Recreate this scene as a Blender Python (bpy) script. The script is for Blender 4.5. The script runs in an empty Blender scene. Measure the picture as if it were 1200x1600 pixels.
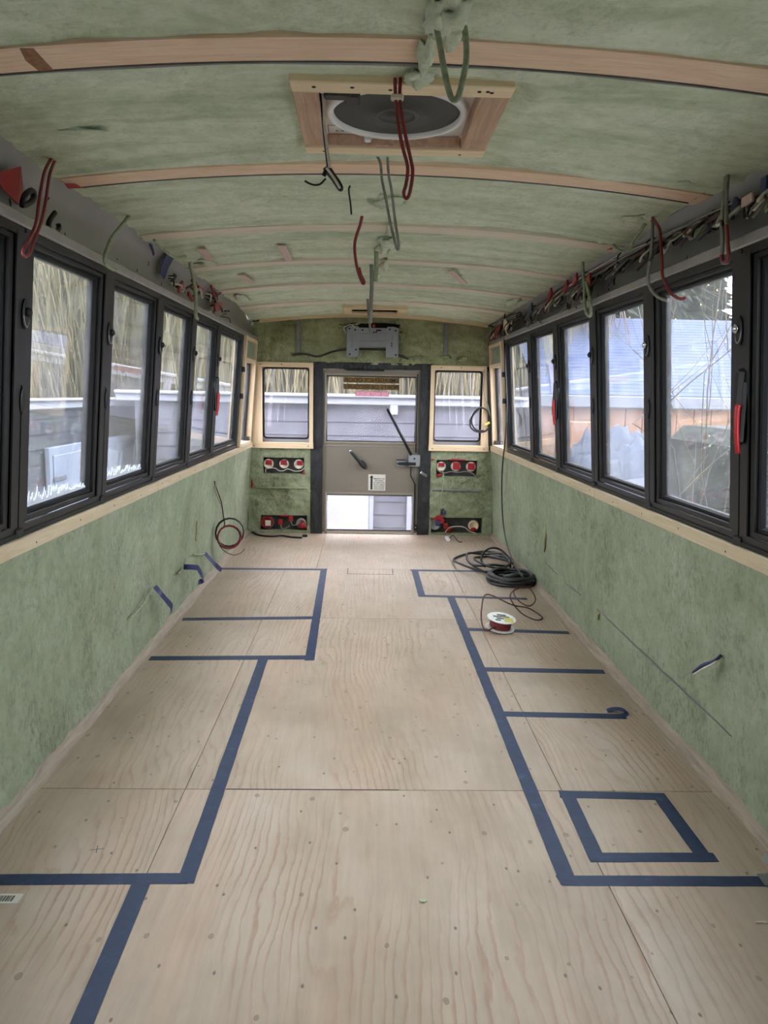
import bpy, bmesh, math, random
from mathutils import Vector, Matrix, noise

# ------------------------------------------------------------------ camera, sky, exposure
scene = bpy.context.scene
C = scene.collection
cam_data = bpy.data.cameras.new('camera'); cam = bpy.data.objects.new('camera', cam_data); C.objects.link(cam)
scene.camera = cam
cam_data.sensor_fit = 'VERTICAL'; cam_data.sensor_height = 36.0; cam_data.lens = 1200.0/1600.0*36.0
cam_data.clip_start = 0.02; cam_data.clip_end = 300
YAW, PITCH, ROLL = 0.0271, 0.1514, 0.0189
fw = Vector((math.sin(YAW)*math.cos(PITCH), math.cos(YAW)*math.cos(PITCH), -math.sin(PITCH)))
rt = Vector((math.cos(YAW), -math.sin(YAW), 0)); up = rt.cross(fw)
r2 = rt*math.cos(ROLL) + up*math.sin(ROLL); u2 = up*math.cos(ROLL) - rt*math.sin(ROLL)
M3 = Matrix((r2, u2, -fw)).transposed()
cam.matrix_world = Matrix.Translation((-0.0689, 0.0, 1.2721)) @ M3.to_4x4()

world = bpy.data.worlds.new('overcast_sky'); scene.world = world; world.use_nodes = True
bg = world.node_tree.nodes['Background']; bg.inputs[0].default_value = (0.93, 0.95, 1.0, 1); bg.inputs[1].default_value = 11.0
scene.view_settings.view_transform = 'Standard'
try: scene.view_settings.look = 'None'
except Exception: pass
scene.view_settings.exposure = 0.0; scene.view_settings.gamma = 1.0; scene.view_settings.use_curve_mapping = False
try:
    scene.cycles.max_bounces = 14; scene.cycles.diffuse_bounces = 8; scene.cycles.transparent_max_bounces = 24
    scene.cycles.caustics_reflective = False; scene.cycles.caustics_refractive = False
    scene.cycles.sample_clamp_indirect = 6.0
    scene.cycles.use_denoising = True
except Exception: pass

rnd = random.Random(7)
D = 6.97                       # inner face of the rear wall

# ------------------------------------------------------------------ materials
def lin(c):
    return tuple(((v/255.0)/12.92 if v/255.0 <= 0.04045 else ((v/255.0+0.055)/1.055)**2.4) for v in c) + (1.0,)
MATS = {}
def nodes_of(name):
    m = bpy.data.materials.new(name); m.use_nodes = True; MATS[name] = m
    nt = m.node_tree; b = nt.nodes['Principled BSDF']
    return m, nt, b
def N(nt, typ, **kw):
    n = nt.nodes.new(typ)
    for k, v in kw.items():
        if k.startswith('i_'):
            n.inputs[k[2:].replace('_', ' ')].default_value = v
        else: setattr(n, k, v)
    return n
def L(nt, a, b): nt.links.new(a, b)
def coords(nt, scale=(1, 1, 1), kind='Object'):
    t = N(nt, 'ShaderNodeTexCoord'); mp = N(nt, 'ShaderNodeMapping'); mp.inputs['Scale'].default_value = scale
    L(nt, t.outputs[kind], mp.inputs['Vector']); return mp.outputs['Vector']
def ramp(nt, fac, stops):
    r = N(nt, 'ShaderNodeValToRGB')
    e = r.color_ramp.elements
    while len(e) < len(stops): e.new(0.5)
    for el, (p, c) in zip(e, stops): el.position = p; el.color = c
    L(nt, fac, r.inputs['Fac']); return r.outputs['Color']
def noise_tex(nt, vec, scale, detail=4, rough=0.55, dist=0.0):
    n = N(nt, 'ShaderNodeTexNoise'); L(nt, vec, n.inputs['Vector'])
    n.inputs['Scale'].default_value = scale; n.inputs['Detail'].default_value = detail
    n.inputs['Roughness'].default_value = rough; n.inputs['Distortion'].default_value = dist
    return n.outputs['Fac']
def mixc(nt, fac, a, b, mode='MIX'):
    m = N(nt, 'ShaderNodeMix', data_type='RGBA', blend_type=mode)
    for sock, v in ((0, fac), (6, a), (7, b)):
        if hasattr(v, 'is_linked'): L(nt, v, m.inputs[sock])
        else: m.inputs[sock].default_value = v
    return m.outputs[2]
def bump(nt, b, h, strength=0.3, dist=0.01):
    n = N(nt, 'ShaderNodeBump'); n.inputs['Strength'].default_value = strength; n.inputs['Distance'].default_value = dist
    L(nt, h, n.inputs['Height']); L(nt, n.outputs['Normal'], b.inputs['Normal'])

def plain(name, c, rough=0.5, metal=0.0, var=0.12, scale=30, bmp=0.0):
    m, nt, b = nodes_of(name)
    col = lin(c); dk = tuple(v*(1-var) for v in col[:3])+(1,); lt = tuple(min(1, v*(1+var)) for v in col[:3])+(1,)
    f = noise_tex(nt, coords(nt), scale)
    L(nt, ramp(nt, f, [(0.3, dk), (0.7, lt)]), b.inputs['Base Color'])
    b.inputs['Roughness'].default_value = rough; b.inputs['Metallic'].default_value = metal
    if bmp: bump(nt, b, f, bmp, 0.004)
    return m

def foam_mat(name, base, light, dark, streak=(1, 1, 1), pit_=0.62):
    m, nt, b = nodes_of(name)
    v = coords(nt, streak); v1 = coords(nt)
    big = noise_tex(nt, v, 2.2, 6, 0.62, 0.6); fine = noise_tex(nt, v1, 75, 3, 0.6); mid = noise_tex(nt, v1, 17, 4, 0.6)
    c = ramp(nt, big, [(0.30, lin(dark)), (0.47, lin(base)), (0.68, lin(light))])
    c = mixc(nt, 0.30, c, ramp(nt, mid, [(0.35, lin(dark)), (0.62, lin(light))]))
    pit = ramp(nt, fine, [(0.30, (pit_*0.9, pit_*0.9, pit_*0.9, 1)), (0.44, (1, 1, 1, 1))])
    c = mixc(nt, 0.55, c, pit, 'MULTIPLY')
    L(nt, c, b.inputs['Base Color']); b.inputs['Roughness'].default_value = 0.8
    patch = ramp(nt, noise_tex(nt, v1, 2.6, 3, 0.6), [(0.40, (0.12, 0.12, 0.12, 1)), (0.60, (1, 1, 1, 1))])
    peb = noise_tex(nt, coords(nt, (1, 1, 0.6)), 62, 3, 0.62)
    h = mixc(nt, 0.55, mid, mixc(nt, 1.0, peb, patch, 'MULTIPLY')); bump(nt, b, h, 0.8 if pit_ < 0.7 else 0.6, 0.012)
    c = mixc(nt, 1.0, c, mixc(nt, patch, (1, 1, 1, 1), ramp(nt, peb, [(0.34, (pit_, pit_, pit_*0.98, 1)), (0.52, (1, 1, 1, 1))])), 'MULTIPLY'); L(nt, c, b.inputs['Base Color'])
    return m
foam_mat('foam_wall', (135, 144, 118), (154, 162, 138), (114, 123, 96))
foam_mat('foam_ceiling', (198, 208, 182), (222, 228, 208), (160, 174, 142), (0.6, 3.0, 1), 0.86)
foam_mat('foam_rear', (148, 150, 112), (166, 170, 134), (116, 122, 82))
foam_mat('foam_rear_low', (134, 140, 108), (160, 168, 138), (96, 104, 72))

def plywood():
    m, nt, b = nodes_of('plywood')
    info = N(nt, 'ShaderNodeObjectInfo')
    t = N(nt, 'ShaderNodeTexCoord'); add = N(nt, 'ShaderNodeVectorMath', operation='ADD')
    off = N(nt, 'ShaderNodeVectorMath', operation='SCALE'); off.inputs[0].default_value = (7.3, 3.1, 0); L(nt, info.outputs['Random'], off.inputs['Scale'])
    L(nt, t.outputs['Object'], add.inputs[0]); L(nt, off.outputs[0], add.inputs[1])
    def mp(s):
        q = N(nt, 'ShaderNodeMapping'); q.inputs['Scale'].default_value = s; L(nt, add.outputs[0], q.inputs['Vector']); return q.outputs[0]
    # cathedral grain: iso-lines of a stretched noise field
    field = noise_tex(nt, mp((1.5, 0.42, 1)), 1.0, 3, 0.5, 0.2)
    sx_ = N(nt, 'ShaderNodeSeparateXYZ'); L(nt, add.outputs[0], sx_.inputs[0])
    xk = N(nt, 'ShaderNodeMath', operation='MULTIPLY'); L(nt, sx_.outputs[0], xk.inputs[0]); xk.inputs[1].default_value = 38.0
    mul = N(nt, 'ShaderNodeMath', operation='MULTIPLY_ADD'); L(nt, field, mul.inputs[0]); mul.inputs[1].default_value = 20.0; L(nt, xk.outputs[0], mul.inputs[2])
    fine = noise_tex(nt, mp((30, 7, 1)), 1.0, 3, 0.6)
    mul2 = N(nt, 'ShaderNodeMath', operation='MULTIPLY_ADD'); L(nt, fine, mul2.inputs[0]); mul2.inputs[1].default_value = 1.1; L(nt, mul.outputs[0], mul2.inputs[2])
    fr = N(nt, 'ShaderNodeMath', operation='FRACT'); L(nt, mul2.outputs[0], fr.inputs[0])
    wob = noise_tex(nt, mp((40, 3, 1)), 1.0, 4, 0.6)
    grain = ramp(nt, fr.outputs[0], [(0.0, (0, 0, 0, 1)), (0.58, (0.06, 0.06, 0.06, 1)), (0.86, (0.8, 0.8, 0.8, 1)), (0.97, (0, 0, 0, 1))])
    gm = N(nt, 'ShaderNodeMath', operation='MULTIPLY'); L(nt, grain, gm.inputs[0])
    gate = ramp(nt, noise_tex(nt, mp((1.6, 0.7, 1)), 1.3, 3), [(0.40, (0.04, 0.04, 0.04, 1)), (0.66, (0.9, 0.9, 0.9, 1))]); L(nt, gate, gm.inputs[1])
    base = ramp(nt, noise_tex(nt, mp((1.0, 0.6, 1)), 2.6, 6, 0.6), [(0.3, lin((160, 143, 123))), (0.52, lin((179, 163, 144))), (0.75, lin((195, 182, 166)))])
    warm = ramp(nt, noise_tex(nt, mp((2.0, 0.5, 1)), 1.7, 4, 0.6), [(0.50, (0, 0, 0, 1)), (0.75, (0.5, 0.5, 0.5, 1))])
    c = mixc(nt, warm, base, lin((190, 150, 124)))
    c = mixc(nt, gm.outputs[0], c, lin((150, 108, 82)))
    c = mixc(nt, 0.16, c, ramp(nt, wob, [(0.3, lin((132, 112, 92))), (0.7, lin((214, 200, 180)))]))
    # knots and football patches
    vo = N(nt, 'ShaderNodeTexVoronoi', feature='F1', voronoi_dimensions='2D'); L(nt, mp((7.2, 5.0, 0.0)), vo.inputs['Vector']); vo.inputs['Scale'].default_value = 1.0
    sep = N(nt, 'ShaderNodeSeparateColor'); L(nt, vo.outputs['Color'], sep.inputs[0])
    keep = N(nt, 'ShaderNodeMath', operation='GREATER_THAN'); L(nt, sep.outputs[0], keep.inputs[0]); keep.inputs[1].default_value = 0.40
    sz = N(nt, 'ShaderNodeMath', operation='MULTIPLY_ADD'); L(nt, sep.outputs[1], sz.inputs[0]); sz.inputs[1].default_value = 0.060; sz.inputs[2].default_value = 0.030
    dv = N(nt, 'ShaderNodeMath', operation='DIVIDE'); L(nt, vo.outputs['Distance'], dv.inputs[0]); L(nt, sz.outputs[0], dv.inputs[1])
    dn = N(nt, 'ShaderNodeMath', operation='MULTIPLY_ADD'); L(nt, noise_tex(nt, mp((60, 45, 1)), 1.0, 3, 0.6), dn.inputs[0]); dn.inputs[1].default_value = 0.7; L(nt, dv.outputs[0], dn.inputs[2])
    kn = ramp(nt, dn.outputs[0], [(0.30, (0.55, 0.55, 0.55, 1)), (0.75, (0.35, 0.35, 0.35, 1)), (0.98, (0.7, 0.7, 0.7, 1)), (1.12, (0.15, 0.15, 0.15, 1)), (1.4, (0, 0, 0, 1))])
    km = N(nt, 'ShaderNodeMath', operation='MULTIPLY'); L(nt, kn, km.inputs[0]); L(nt, keep.outputs[0], km.inputs[1])
    c = mixc(nt, km.outputs[0], c, lin((92, 74, 60)))
    # scuffs and small dark specks
    vs = N(nt, 'ShaderNodeTexVoronoi', feature='F1', voronoi_dimensions='2D'); L(nt, mp((7, 4, 0)), vs.inputs['Vector']); vs.inputs['Scale'].default_value = 1.0
    sp = ramp(nt, vs.outputs['Distance'], [(0.016, (0.8, 0.8, 0.8, 1)), (0.032, (0, 0, 0, 1))])
    c = mixc(nt, sp, c, lin((84, 74, 66)))
    dust = ramp(nt, noise_tex(nt, mp((1, 1, 1)), 1.1, 5, 0.65), [(0.46, (0, 0, 0, 1)), (0.70, (0.55, 0.55, 0.55, 1))])
    c = mixc(nt, dust, c, lin((150, 134, 116)))
    L(nt, c, b.inputs['Base Color']); b.inputs['Roughness'].default_value = 0.48
    bump(nt, b, gm.outputs[0], 0.12, 0.002)
plywood()

def board(name, c1, c2, axis, dark=(110, 80, 55), g=1.0):
    m, nt, b = nodes_of(name)
    s = [22, 22, 22]; s['xyz'.index(axis)] = 1.2
    n1 = noise_tex(nt, coords(nt, tuple(s)), 2.2*g, 4, 0.6, 1.2); n2 = noise_tex(nt, coords(nt, (3, 3, 3)), 1.2, 3)
    c = ramp(nt, n1, [(0.3, lin(c1)), (0.7, lin(c2))])
    c = mixc(nt, ramp(nt, n2, [(0.62, (0, 0, 0, 1)), (0.8, (0.45, 0.45, 0.45, 1))]), c, lin(dark))
    L(nt, c, b.inputs['Base Color']); b.inputs['Roughness'].default_value = 0.6; bump(nt, b, n1, 0.15, 0.003)
board('rib_wood', (220, 186, 156), (242, 214, 188), 'x', (186, 146, 114), 1.6)
board('rib_pale', (206, 194, 174), (226, 216, 200), 'x', (160, 160, 134))
board('pine_y', (200, 176, 140), (224, 204, 172), 'y', (176, 144, 104))
board('pine_z', (206, 180, 144), (228, 206, 174), 'z', (180, 146, 106))
board('pine_x', (206, 180, 142), (228, 206, 172), 'x', (180, 146, 106))
board('vent_pine', (222, 198, 160), (242, 222, 190), 'x', (206, 174, 134))
board('vent_side_wood', (170, 136, 112), (204, 170, 144), 'y', (104, 80, 62))
board('weathered_sill', (176, 158, 128), (200, 184, 156), 'y', (150, 124, 96))
board('raw_edge', (128, 116, 102), (168, 152, 134), 'y', (100, 94, 88))

plain('frame_black', (22, 21, 22), 0.42, 0.0, 0.25, 9)
plain('knot_brown', (142, 100, 66), 0.7, 0.0, 0.35, 60)
plain('gasket', (14, 15, 18), 0.85)
plain('door_black', (34, 34, 36), 0.62, 0.0, 0.5, 14, 0.6)
plain('tar_black', (26, 26, 27), 0.5, 0.0, 0.6, 30, 0.8)
plain('cove_metal', (140, 138, 132), 0.36, 0.2, 0.07, 5)
plain('rail_metal', (158, 154, 152), 0.34, 0.35, 0.12, 12)
plain('steel_rib', (122, 124, 122), 0.45, 0.3, 0.15, 20)
plain('plate_grey', (150, 154, 158), 0.4, 0.4, 0.06, 12)
plain('door_paint', (126, 118, 106), 0.42, 0.0, 0.05, 4)
plain('door_edge', (142, 134, 120), 0.4, 0.0, 0.05, 6)
plain('chrome', (210, 212, 214), 0.14, 1.0, 0.02)
plain('black_plastic', (15, 15, 16), 0.5)
plain('slot_black', (10, 10, 10), 0.8)
plain('red_plastic', (170, 28, 34), 0.36)
plain('red_tape', (150, 30, 40), 0.38, 0.0, 0.2, 18)
plain('red_paint', (150, 26, 30), 0.5, 0.0, 0.4, 30)
plain('pink_tape', (206, 176, 166), 0.5)
plain('lamp_white', (226, 214, 196), 0.38, 0.0, 0.1, 24)
plain('lamp_grey', (150, 152, 150), 0.45, 0.0, 0.2, 30)
plain('lamp_cream', (226, 204, 166), 0.42, 0.0, 0.1, 24)
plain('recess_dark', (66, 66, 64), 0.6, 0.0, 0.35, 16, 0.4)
plain('white_plastic', (228, 226, 226), 0.35, 0.0, 0.04, 10)
plain('fan_screen', (56, 56, 54), 0.6, 0.0, 0.12, 60)
plain('fan_hub', (74, 74, 72), 0.5)
plain('spool_white', (222, 224, 218), 0.42, 0.0, 0.05)
plain('spool_label', (196, 190, 92), 0.5)
plain('spool_print', (54, 62, 56), 0.5)
plain('wire_red', (124, 40, 42), 0.45, 0.0, 0.25, 40)
plain('wire_bright_red', (128, 48, 52), 0.42, 0.0, 0.2, 40)
plain('wire_brown', (78, 44, 40), 0.5, 0.0, 0.25, 40)
plain('wire_black', (26, 24, 25), 0.45, 0.0, 0.3, 40)
plain('wire_grey', (132, 130, 120), 0.5, 0.0, 0.25, 40)
plain('wire_white', (206, 200, 186), 0.5, 0.0, 0.15, 40)
plain('wire_foamed', (146, 156, 128), 0.7, 0.0, 0.25, 60, 0.8)
plain('wire_blue', (44, 56, 92), 0.45, 0.0, 0.2, 40)
plain('conduit_black', (38, 38, 40), 0.42, 0.0, 0.2, 60, 0.5)
plain('blue_tape_flag', (20, 34, 86), 0.5, 0.0, 0.12, 20)
plain('frost', (206, 214, 228), 0.7, 0.0, 0.08, 40)
plain('paper_white', (214, 212, 202), 0.6, 0.0, 0.04)
plain('ink', (24, 24, 26), 0.6)
plain('decal_amber', (112, 82, 24), 0.5, 0.0, 0.35, 40)
plain('decal_black', (14, 11, 8), 0.5)
plain('decal_pink', (224, 140, 162), 0.5, 0.0, 0.1)
plain('decal_pale', (250, 214, 222), 0.5, 0.0, 0.03)
plain('foam_chip', (176, 190, 158), 0.8)
plain('duct_grey', (128, 130, 128), 0.4, 0.2)
# outdoors
plain('siding_dark', (48, 52, 60), 0.7, 0.0, 0.14, 3)
plain('siding_rear', (82, 82, 92), 0.7, 0.0, 0.12, 3)
plain('trim_white', (138, 141, 150), 0.6, 0.0, 0.04, 4)
plain('door_white', (116, 124, 140), 0.6, 0.0, 0.04, 3)
plain('door_white_rear', (158, 158, 166), 0.6, 0.0, 0.04, 3)
plain('hinge_grey', (92, 96, 104), 0.5)
plain('roof_felt', (60, 60, 64), 0.9)
plain('roof_blue', (46, 60, 92), 0.7, 0.0, 0.10, 5)
plain('gutter_grey', (88, 92, 102), 0.6)
board('house_wood', (108, 76, 58), (128, 94, 72), 'z', (120, 88, 66))
plain('gravel', (138, 138, 132), 0.95, 0.0, 0.35, 14, 0.8)
plain('bark', (96, 92, 62), 0.9, 0.0, 0.3, 12)
plain('bark_dark', (64, 56, 46), 0.9, 0.0, 0.3, 12)
plain('willow_strand', (104, 97, 70), 0.8, 0.0, 0.25, 6)
plain('grey_twig', (92, 82, 80), 0.85, 0.0, 0.2, 6)
plain('conifer', (38, 50, 38), 0.9, 0.0, 0.35, 6)
plain('bud_green', (150, 156, 84), 0.7, 0.0, 0.2, 30)
plain('tarp', (52, 61, 80), 0.6, 0.0, 0.15, 8, 0.6)
plain('bin_bag', (24, 24, 26), 0.3, 0.0, 0.2, 8, 0.5)
plain('ball_blue', (40, 84, 170), 0.4)
plain('reflection_dark', (24, 28, 26), 0.9, 0.0, 0.3, 20, 0.4)  # dark tone of the reflection in the nearest right window
plain('bus_paint', (90, 92, 90), 0.6)

def tape_mat():
    m, nt, b = nodes_of('blue_tape')
    f = noise_tex(nt, coords(nt), 22, 5, 0.65); w = noise_tex(nt, coords(nt), 140, 2)
    c = ramp(nt, f, [(0.32, lin((22, 40, 70))), (0.6, lin((32, 52, 84))), (0.78, lin((64, 82, 112)))])
    L(nt, c, b.inputs['Base Color']); b.inputs['Roughness'].default_value = 0.5; bump(nt, b, w, 0.2, 0.001)
tape_mat()

def glass_mat(name, dirt, tint=(0.93, 0.95, 0.97), base=0.05):
    m = bpy.data.materials.new(name); m.use_nodes = True; MATS[name] = m
    nt = m.node_tree; nt.nodes.clear()
    out = N(nt, 'ShaderNodeOutputMaterial')
    tr = N(nt, 'ShaderNodeBsdfTransparent'); tr.inputs[0].default_value = tint+(1,)
    gl = N(nt, 'ShaderNodeBsdfGlossy'); gl.inputs['Roughness'].default_value = 0.0; gl.inputs[0].default_value = (1, 1, 1, 1)
    lw = N(nt, 'ShaderNodeLayerWeight'); lw.inputs['Blend'].default_value = 0.5
    pw = N(nt, 'ShaderNodeMath', operation='POWER'); L(nt, lw.outputs['Facing'], pw.inputs[0]); pw.inputs[1].default_value = 4.5
    ma = N(nt, 'ShaderNodeMath', operation='MULTIPLY_ADD'); L(nt, pw.outputs[0], ma.inputs[0]); ma.inputs[1].default_value = 0.6; ma.inputs[2].default_value = base
    mx = N(nt, 'ShaderNodeMixShader'); L(nt, ma.outputs[0], mx.inputs[0]); L(nt, tr.outputs[0], mx.inputs[1]); L(nt, gl.outputs[0], mx.inputs[2])
    tl = N(nt, 'ShaderNodeBsdfTranslucent'); tl.inputs[0].default_value = (0.8, 0.8, 0.82, 1)
    v = coords(nt)
    haze = ramp(nt, noise_tex(nt, v, 5, 5, 0.65), [(0.35, (dirt*0.4,)*3+(1,)), (0.75, (dirt*1.5,)*3+(1,))])
    vo = N(nt, 'ShaderNodeTexVoronoi', feature='F1'); L(nt, v, vo.inputs['Vector']); vo.inputs['Scale'].default_value = 42
    dots = ramp(nt, vo.outputs['Distance'], [(0.10, (dirt*5,)*3+(1,)), (0.17, (0, 0, 0, 1))])
    ad = N(nt, 'ShaderNodeMath', operation='ADD'); L(nt, haze, ad.inputs[0]); L(nt, dots, ad.inputs[1])
    m2 = N(nt, 'ShaderNodeMixShader'); L(nt, ad.outputs[0], m2.inputs[0]); L(nt, mx.outputs[0], m2.inputs[1]); L(nt, tl.outputs[0], m2.inputs[2])
    L(nt, m2.outputs[0], out.inputs[0])
glass_mat('glass_side', 0.022); glass_mat('glass_rear', 0.035, (0.96, 0.95, 0.98), 0.03)

# ------------------------------------------------------------------ mesh helpers
class MB:
    def __init__(s): s.v = []; s.f = []; s.m = []
    def add(s, vs, fs, mi=0):
        o = len(s.v); s.v += [tuple(p) for p in vs]; s.f += [tuple(o+i for i in f) for f in fs]; s.m += [mi]*len(fs); return s
    def box(s, x0, x1, y0, y1, z0, z1, mi=0, mat=None):
        vs = [(x, y, z) for z in (z0, z1) for y in (y0, y1) for x in (x0, x1)]
        if mat is not None: vs = [tuple(mat @ Vector(p)) for p in vs]
        return s.add(vs, [(0, 2, 3, 1), (4, 5, 7, 6), (0, 1, 5, 4), (2, 6, 7, 3), (0, 4, 6, 2), (1, 3, 7, 5)], mi)
    def bbox(s, x0, x1, y0, y1, z0, z1, b=0.004, mi=0, mat=None):
        bm = bmesh.new(); bmesh.ops.create_cube(bm, size=1)
        for v in bm.verts: v.co = Vector(((x0+x1)/2+v.co.x*(x1-x0), (y0+y1)/2+v.co.y*(y1-y0), (z0+z1)/2+v.co.z*(z1-z0)))
        b = min(b, 0.45*min(abs(x1-x0), abs(y1-y0), abs(z1-z0)))
        bmesh.ops.bevel(bm, geom=bm.edges[:], offset=b, segments=1, affect='EDGES', profile=0.5)
        if mat is not None: bmesh.ops.transform(bm, matrix=mat, verts=bm.verts)
        bm.verts.index_update()
        s.add([v.co[:] for v in bm.verts], [[v.index for v in f.verts] for f in bm.faces], mi); bm.free(); return s
    def tube(s, pts, r, n=6, mi=0, caps=True, taper=None, closed=False):
        P = [Vector(p) for p in pts]; k = len(P); vs = []; up0 = None
        for i, p in enumerate(P):
            if closed: t = P[(i+1) % k]-P[i-1]
            else: t = P[min(i+1, k-1)]-P[max(i-1, 0)]
            if t.length < 1e-9: t = Vector((0, 0, 1))
            t.normalize()
            if up0 is None:
                up0 = Vector((0, 0, 1)) if abs(t.z) < 0.9 else Vector((1, 0, 0))
            a = up0 - t*up0.dot(t)
            if a.length < 1e-5: a = t.orthogonal()
            a.normalize(); up0 = a; b = t.cross(a)
            rr = r if taper is None else r*taper(i/max(1, k-1))
            vs += [tuple(p+a*rr*math.cos(2*math.pi*j/n)+b*rr*math.sin(2*math.pi*j/n)) for j in range(n)]
        fs = []
        for i in range(k if closed else k-1):
            i2 = (i+1) % k
            for j in range(n): fs.append((i*n+j, i*n+(j+1) % n, i2*n+(j+1) % n, i2*n+j))
        if caps and not closed: fs += [tuple(range(n))[::-1], tuple((k-1)*n+j for j in range(n))]
        return s.add(vs, fs, mi)
    def cyl(s, c, axis, r, h, n=24, mi=0, r2=None):
        a = Vector(axis).normalized(); c = Vector(c); r2 = r if r2 is None else r2
        u = a.orthogonal().normalized(); w = a.cross(u); vs = []
        for (hh, rr) in ((0, r), (h, r2)):
            vs += [tuple(c+a*hh+u*rr*math.cos(2*math.pi*j/n)+w*rr*math.sin(2*math.pi*j/n)) for j in range(n)]
        fs = [(j, (j+1) % n, n+(j+1) % n, n+j) for j in range(n)]+[tuple(range(n))[::-1], tuple(range(n, 2*n))]
        return s.add(vs, fs, mi)
    def lathe(s, c, axis, prof, n=32, mi=0, closed=False):
        a = Vector(axis).normalized(); c = Vector(c); u = a.orthogonal().normalized(); w = a.cross(u); vs = []
        for (rr, hh) in prof:
            vs += [tuple(c+a*hh+u*rr*math.cos(2*math.pi*j/n)+w*rr*math.sin(2*math.pi*j/n)) for j in range(n)]
        k = len(prof); fs = []
        for i in range(k if closed else k-1):
            i2 = (i+1) % k
            for j in range(n): fs.append((i*n+j, i*n+(j+1) % n, i2*n+(j+1) % n, i2*n+j))
        return s.add(vs, fs, mi)
    def prism(s, poly, h, mat, mi=0):
        """poly in the local xy plane, extruded by h along local z, placed by mat"""
        n = len(poly); vs = [mat @ Vector((x, y, 0)) for x, y in poly]+[mat @ Vector((x, y, h)) for x, y in poly]
        fs = [tuple(range(n))[::-1], tuple(range(n, 2*n))]+[(i, (i+1) % n, n+(i+1) % n, n+i) for i in range(n)]
        return s.add(vs, fs, mi)
    def blob(s, c, rad, seed=0, amp=0.25, sub=2, mi=0):
        bm = bmesh.new(); bmesh.ops.create_icosphere(bm, subdivisions=sub, radius=1)
        vs = []
        for v in bm.verts:
            d = 1+amp*noise.noise(v.co*1.7+Vector((seed*3.1, seed*1.7, 0)))*1.6
            vs.append((c[0]+v.co.x*rad[0]*d, c[1]+v.co.y*rad[1]*d, c[2]+v.co.z*rad[2]*d))
        bm.verts.index_update()
        s.add(vs, [[v.index for v in f.verts] for f in bm.faces], mi); bm.free(); return s
    def build(s, name, mat, parent=None, smooth=False, loc=None):
        me = bpy.data.meshes.new(name); vs = s.v
        if loc is not None: vs = [(p[0]-loc[0], p[1]-loc[1], p[2]-loc[2]) for p in vs]
        me.from_pydata(vs, [], s.f)
        mats = mat if isinstance(mat, (list, tuple)) else [mat]
        for q in mats: me.materials.append(MATS[q])
        if len(mats) > 1: me.polygons.foreach_set('material_index', s.m)
        if smooth: me.polygons.foreach_set('use_smooth', [True]*len(me.polygons))
        me.update()
        o = bpy.data.objects.new(name, me); C.objects.link(o)
        if loc is not None: o.location = loc
        if parent is not None: o.parent = parent
        return o
def tag(o, label=None, cat=None, group=None, kind=None):
    if label: o['label'] = label
    if cat: o['category'] = cat
    if group: o['group'] = group
    if kind: o['kind'] = kind
    return o
def empty(name, label=None, cat=None, group=None, kind=None):
    o = bpy.data.objects.new(name, None); o.empty_display_size = 0.1; C.objects.link(o)
    return tag(o, label, cat, group, kind)
def share(o, name, parent, loc):
    c = bpy.data.objects.new(name, o.data); C.objects.link(c); c.location = loc; c.parent = parent; return c
def smooth_path(pts, n=8, closed=False):
    P = [Vector(p) for p in pts]; k = len(P); out = []
    if k < 3: return P
    for i in range(k if closed else k-1):
        p1, p2 = P[i], P[(i+1) % k]
        p0 = P[i-1] if (closed or i > 0) else p1+(p1-p2)
        p3 = P[(i+2) % k] if (closed or i+2 < k) else p2+(p2-p1)
        for j in range(n):
            t = j/n
            out.append(0.5*((2*p1)+(p2-p0)*t+(2*p0-5*p1+4*p2-p3)*t*t+(3*p1-p0-3*p2+p3)*t**3))
    if not closed: out.append(P[-1])
    return out
def wire(name, label, pts, r, mat, cat='wire', group=None, parent=None, n=7, taper=None, sides=6):
    mb = MB().tube(smooth_path(pts, n), r, sides, taper=taper)
    o = mb.build(name, mat, parent, smooth=True)
    if parent is None: tag(o, label, cat, group)
    return o
def fbm(p, o=4): return noise.fractal(p, 1.0, 2.0, o)

def zc(x, y):
    t = min(1, max(0, (y-5.5)/1.47)); return 2.0-0.064*x*x-0.03*t*t*(3-2*t)
def xw(z): return 1.085-0.077*(z-0.91)           # inner face of the leaning side windows
def xfoam(z): return 1.125-0.045*min(1, z/0.8)**2

# ------------------------------------------------------------------ floor
fl = MB(); fl.box(-1.16, 1.16, -1.6, 7.08, -0.06, -0.013); FLOOR = fl.build('floor', 'slot_black')
tag(FLOOR, 'plywood sheet floor of the gutted bus', 'floor', kind='structure')
cols = [-1.150, -0.632, 0.595, 1.150]; rows = [-1.53, 0.40, 2.335, 4.27, 5.535]
g = 0.0016
def sheet(x0, x1, y0, y1):
    mb = MB(); mb.bbox(x0+0.0010, x1-0.0010, y0+g, y1-g, -0.013, 0.0, 0.0010)
    mb.build('plywood_sheet', 'plywood', FLOOR)
for i in range(3):
    for j in range(4): sheet(cols[i], cols[i+1], rows[j], rows[j+1])
for a, b_ in ((-1.15, -0.41), (-0.41, 0.62), (0.62, 1.15)): sheet(a, b_, 5.535, 7.05)
hb = MB(); hb.box(-0.178, 0.152, 5.37, 5.374, 0.0, 0.0008); hb.box(-0.178, -0.1745, 5.37, 5.555, 0, 0.0008); hb.box(0.1485, 0.152, 5.37, 5.555, 0, 0.0008)
hb.build('hatch_outline', 'slot_black', FLOOR)
for (px, py, a) in [(-0.94, 1.50, 0), (-0.80, 2.0, 0.2)]:
    mb = MB()
    for q in (0, math.pi/2):
        mt = Matrix.Translation((px, py, 0.0004)) @ Matrix.Rotation(a+q, 4, 'Z'); mb.box(-0.018, 0.018, -0.0012, 0.0012, 0, 0.0003, mat=mt)
    mb.build('pencil_cross', 'hinge_grey', FLOOR)

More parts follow.
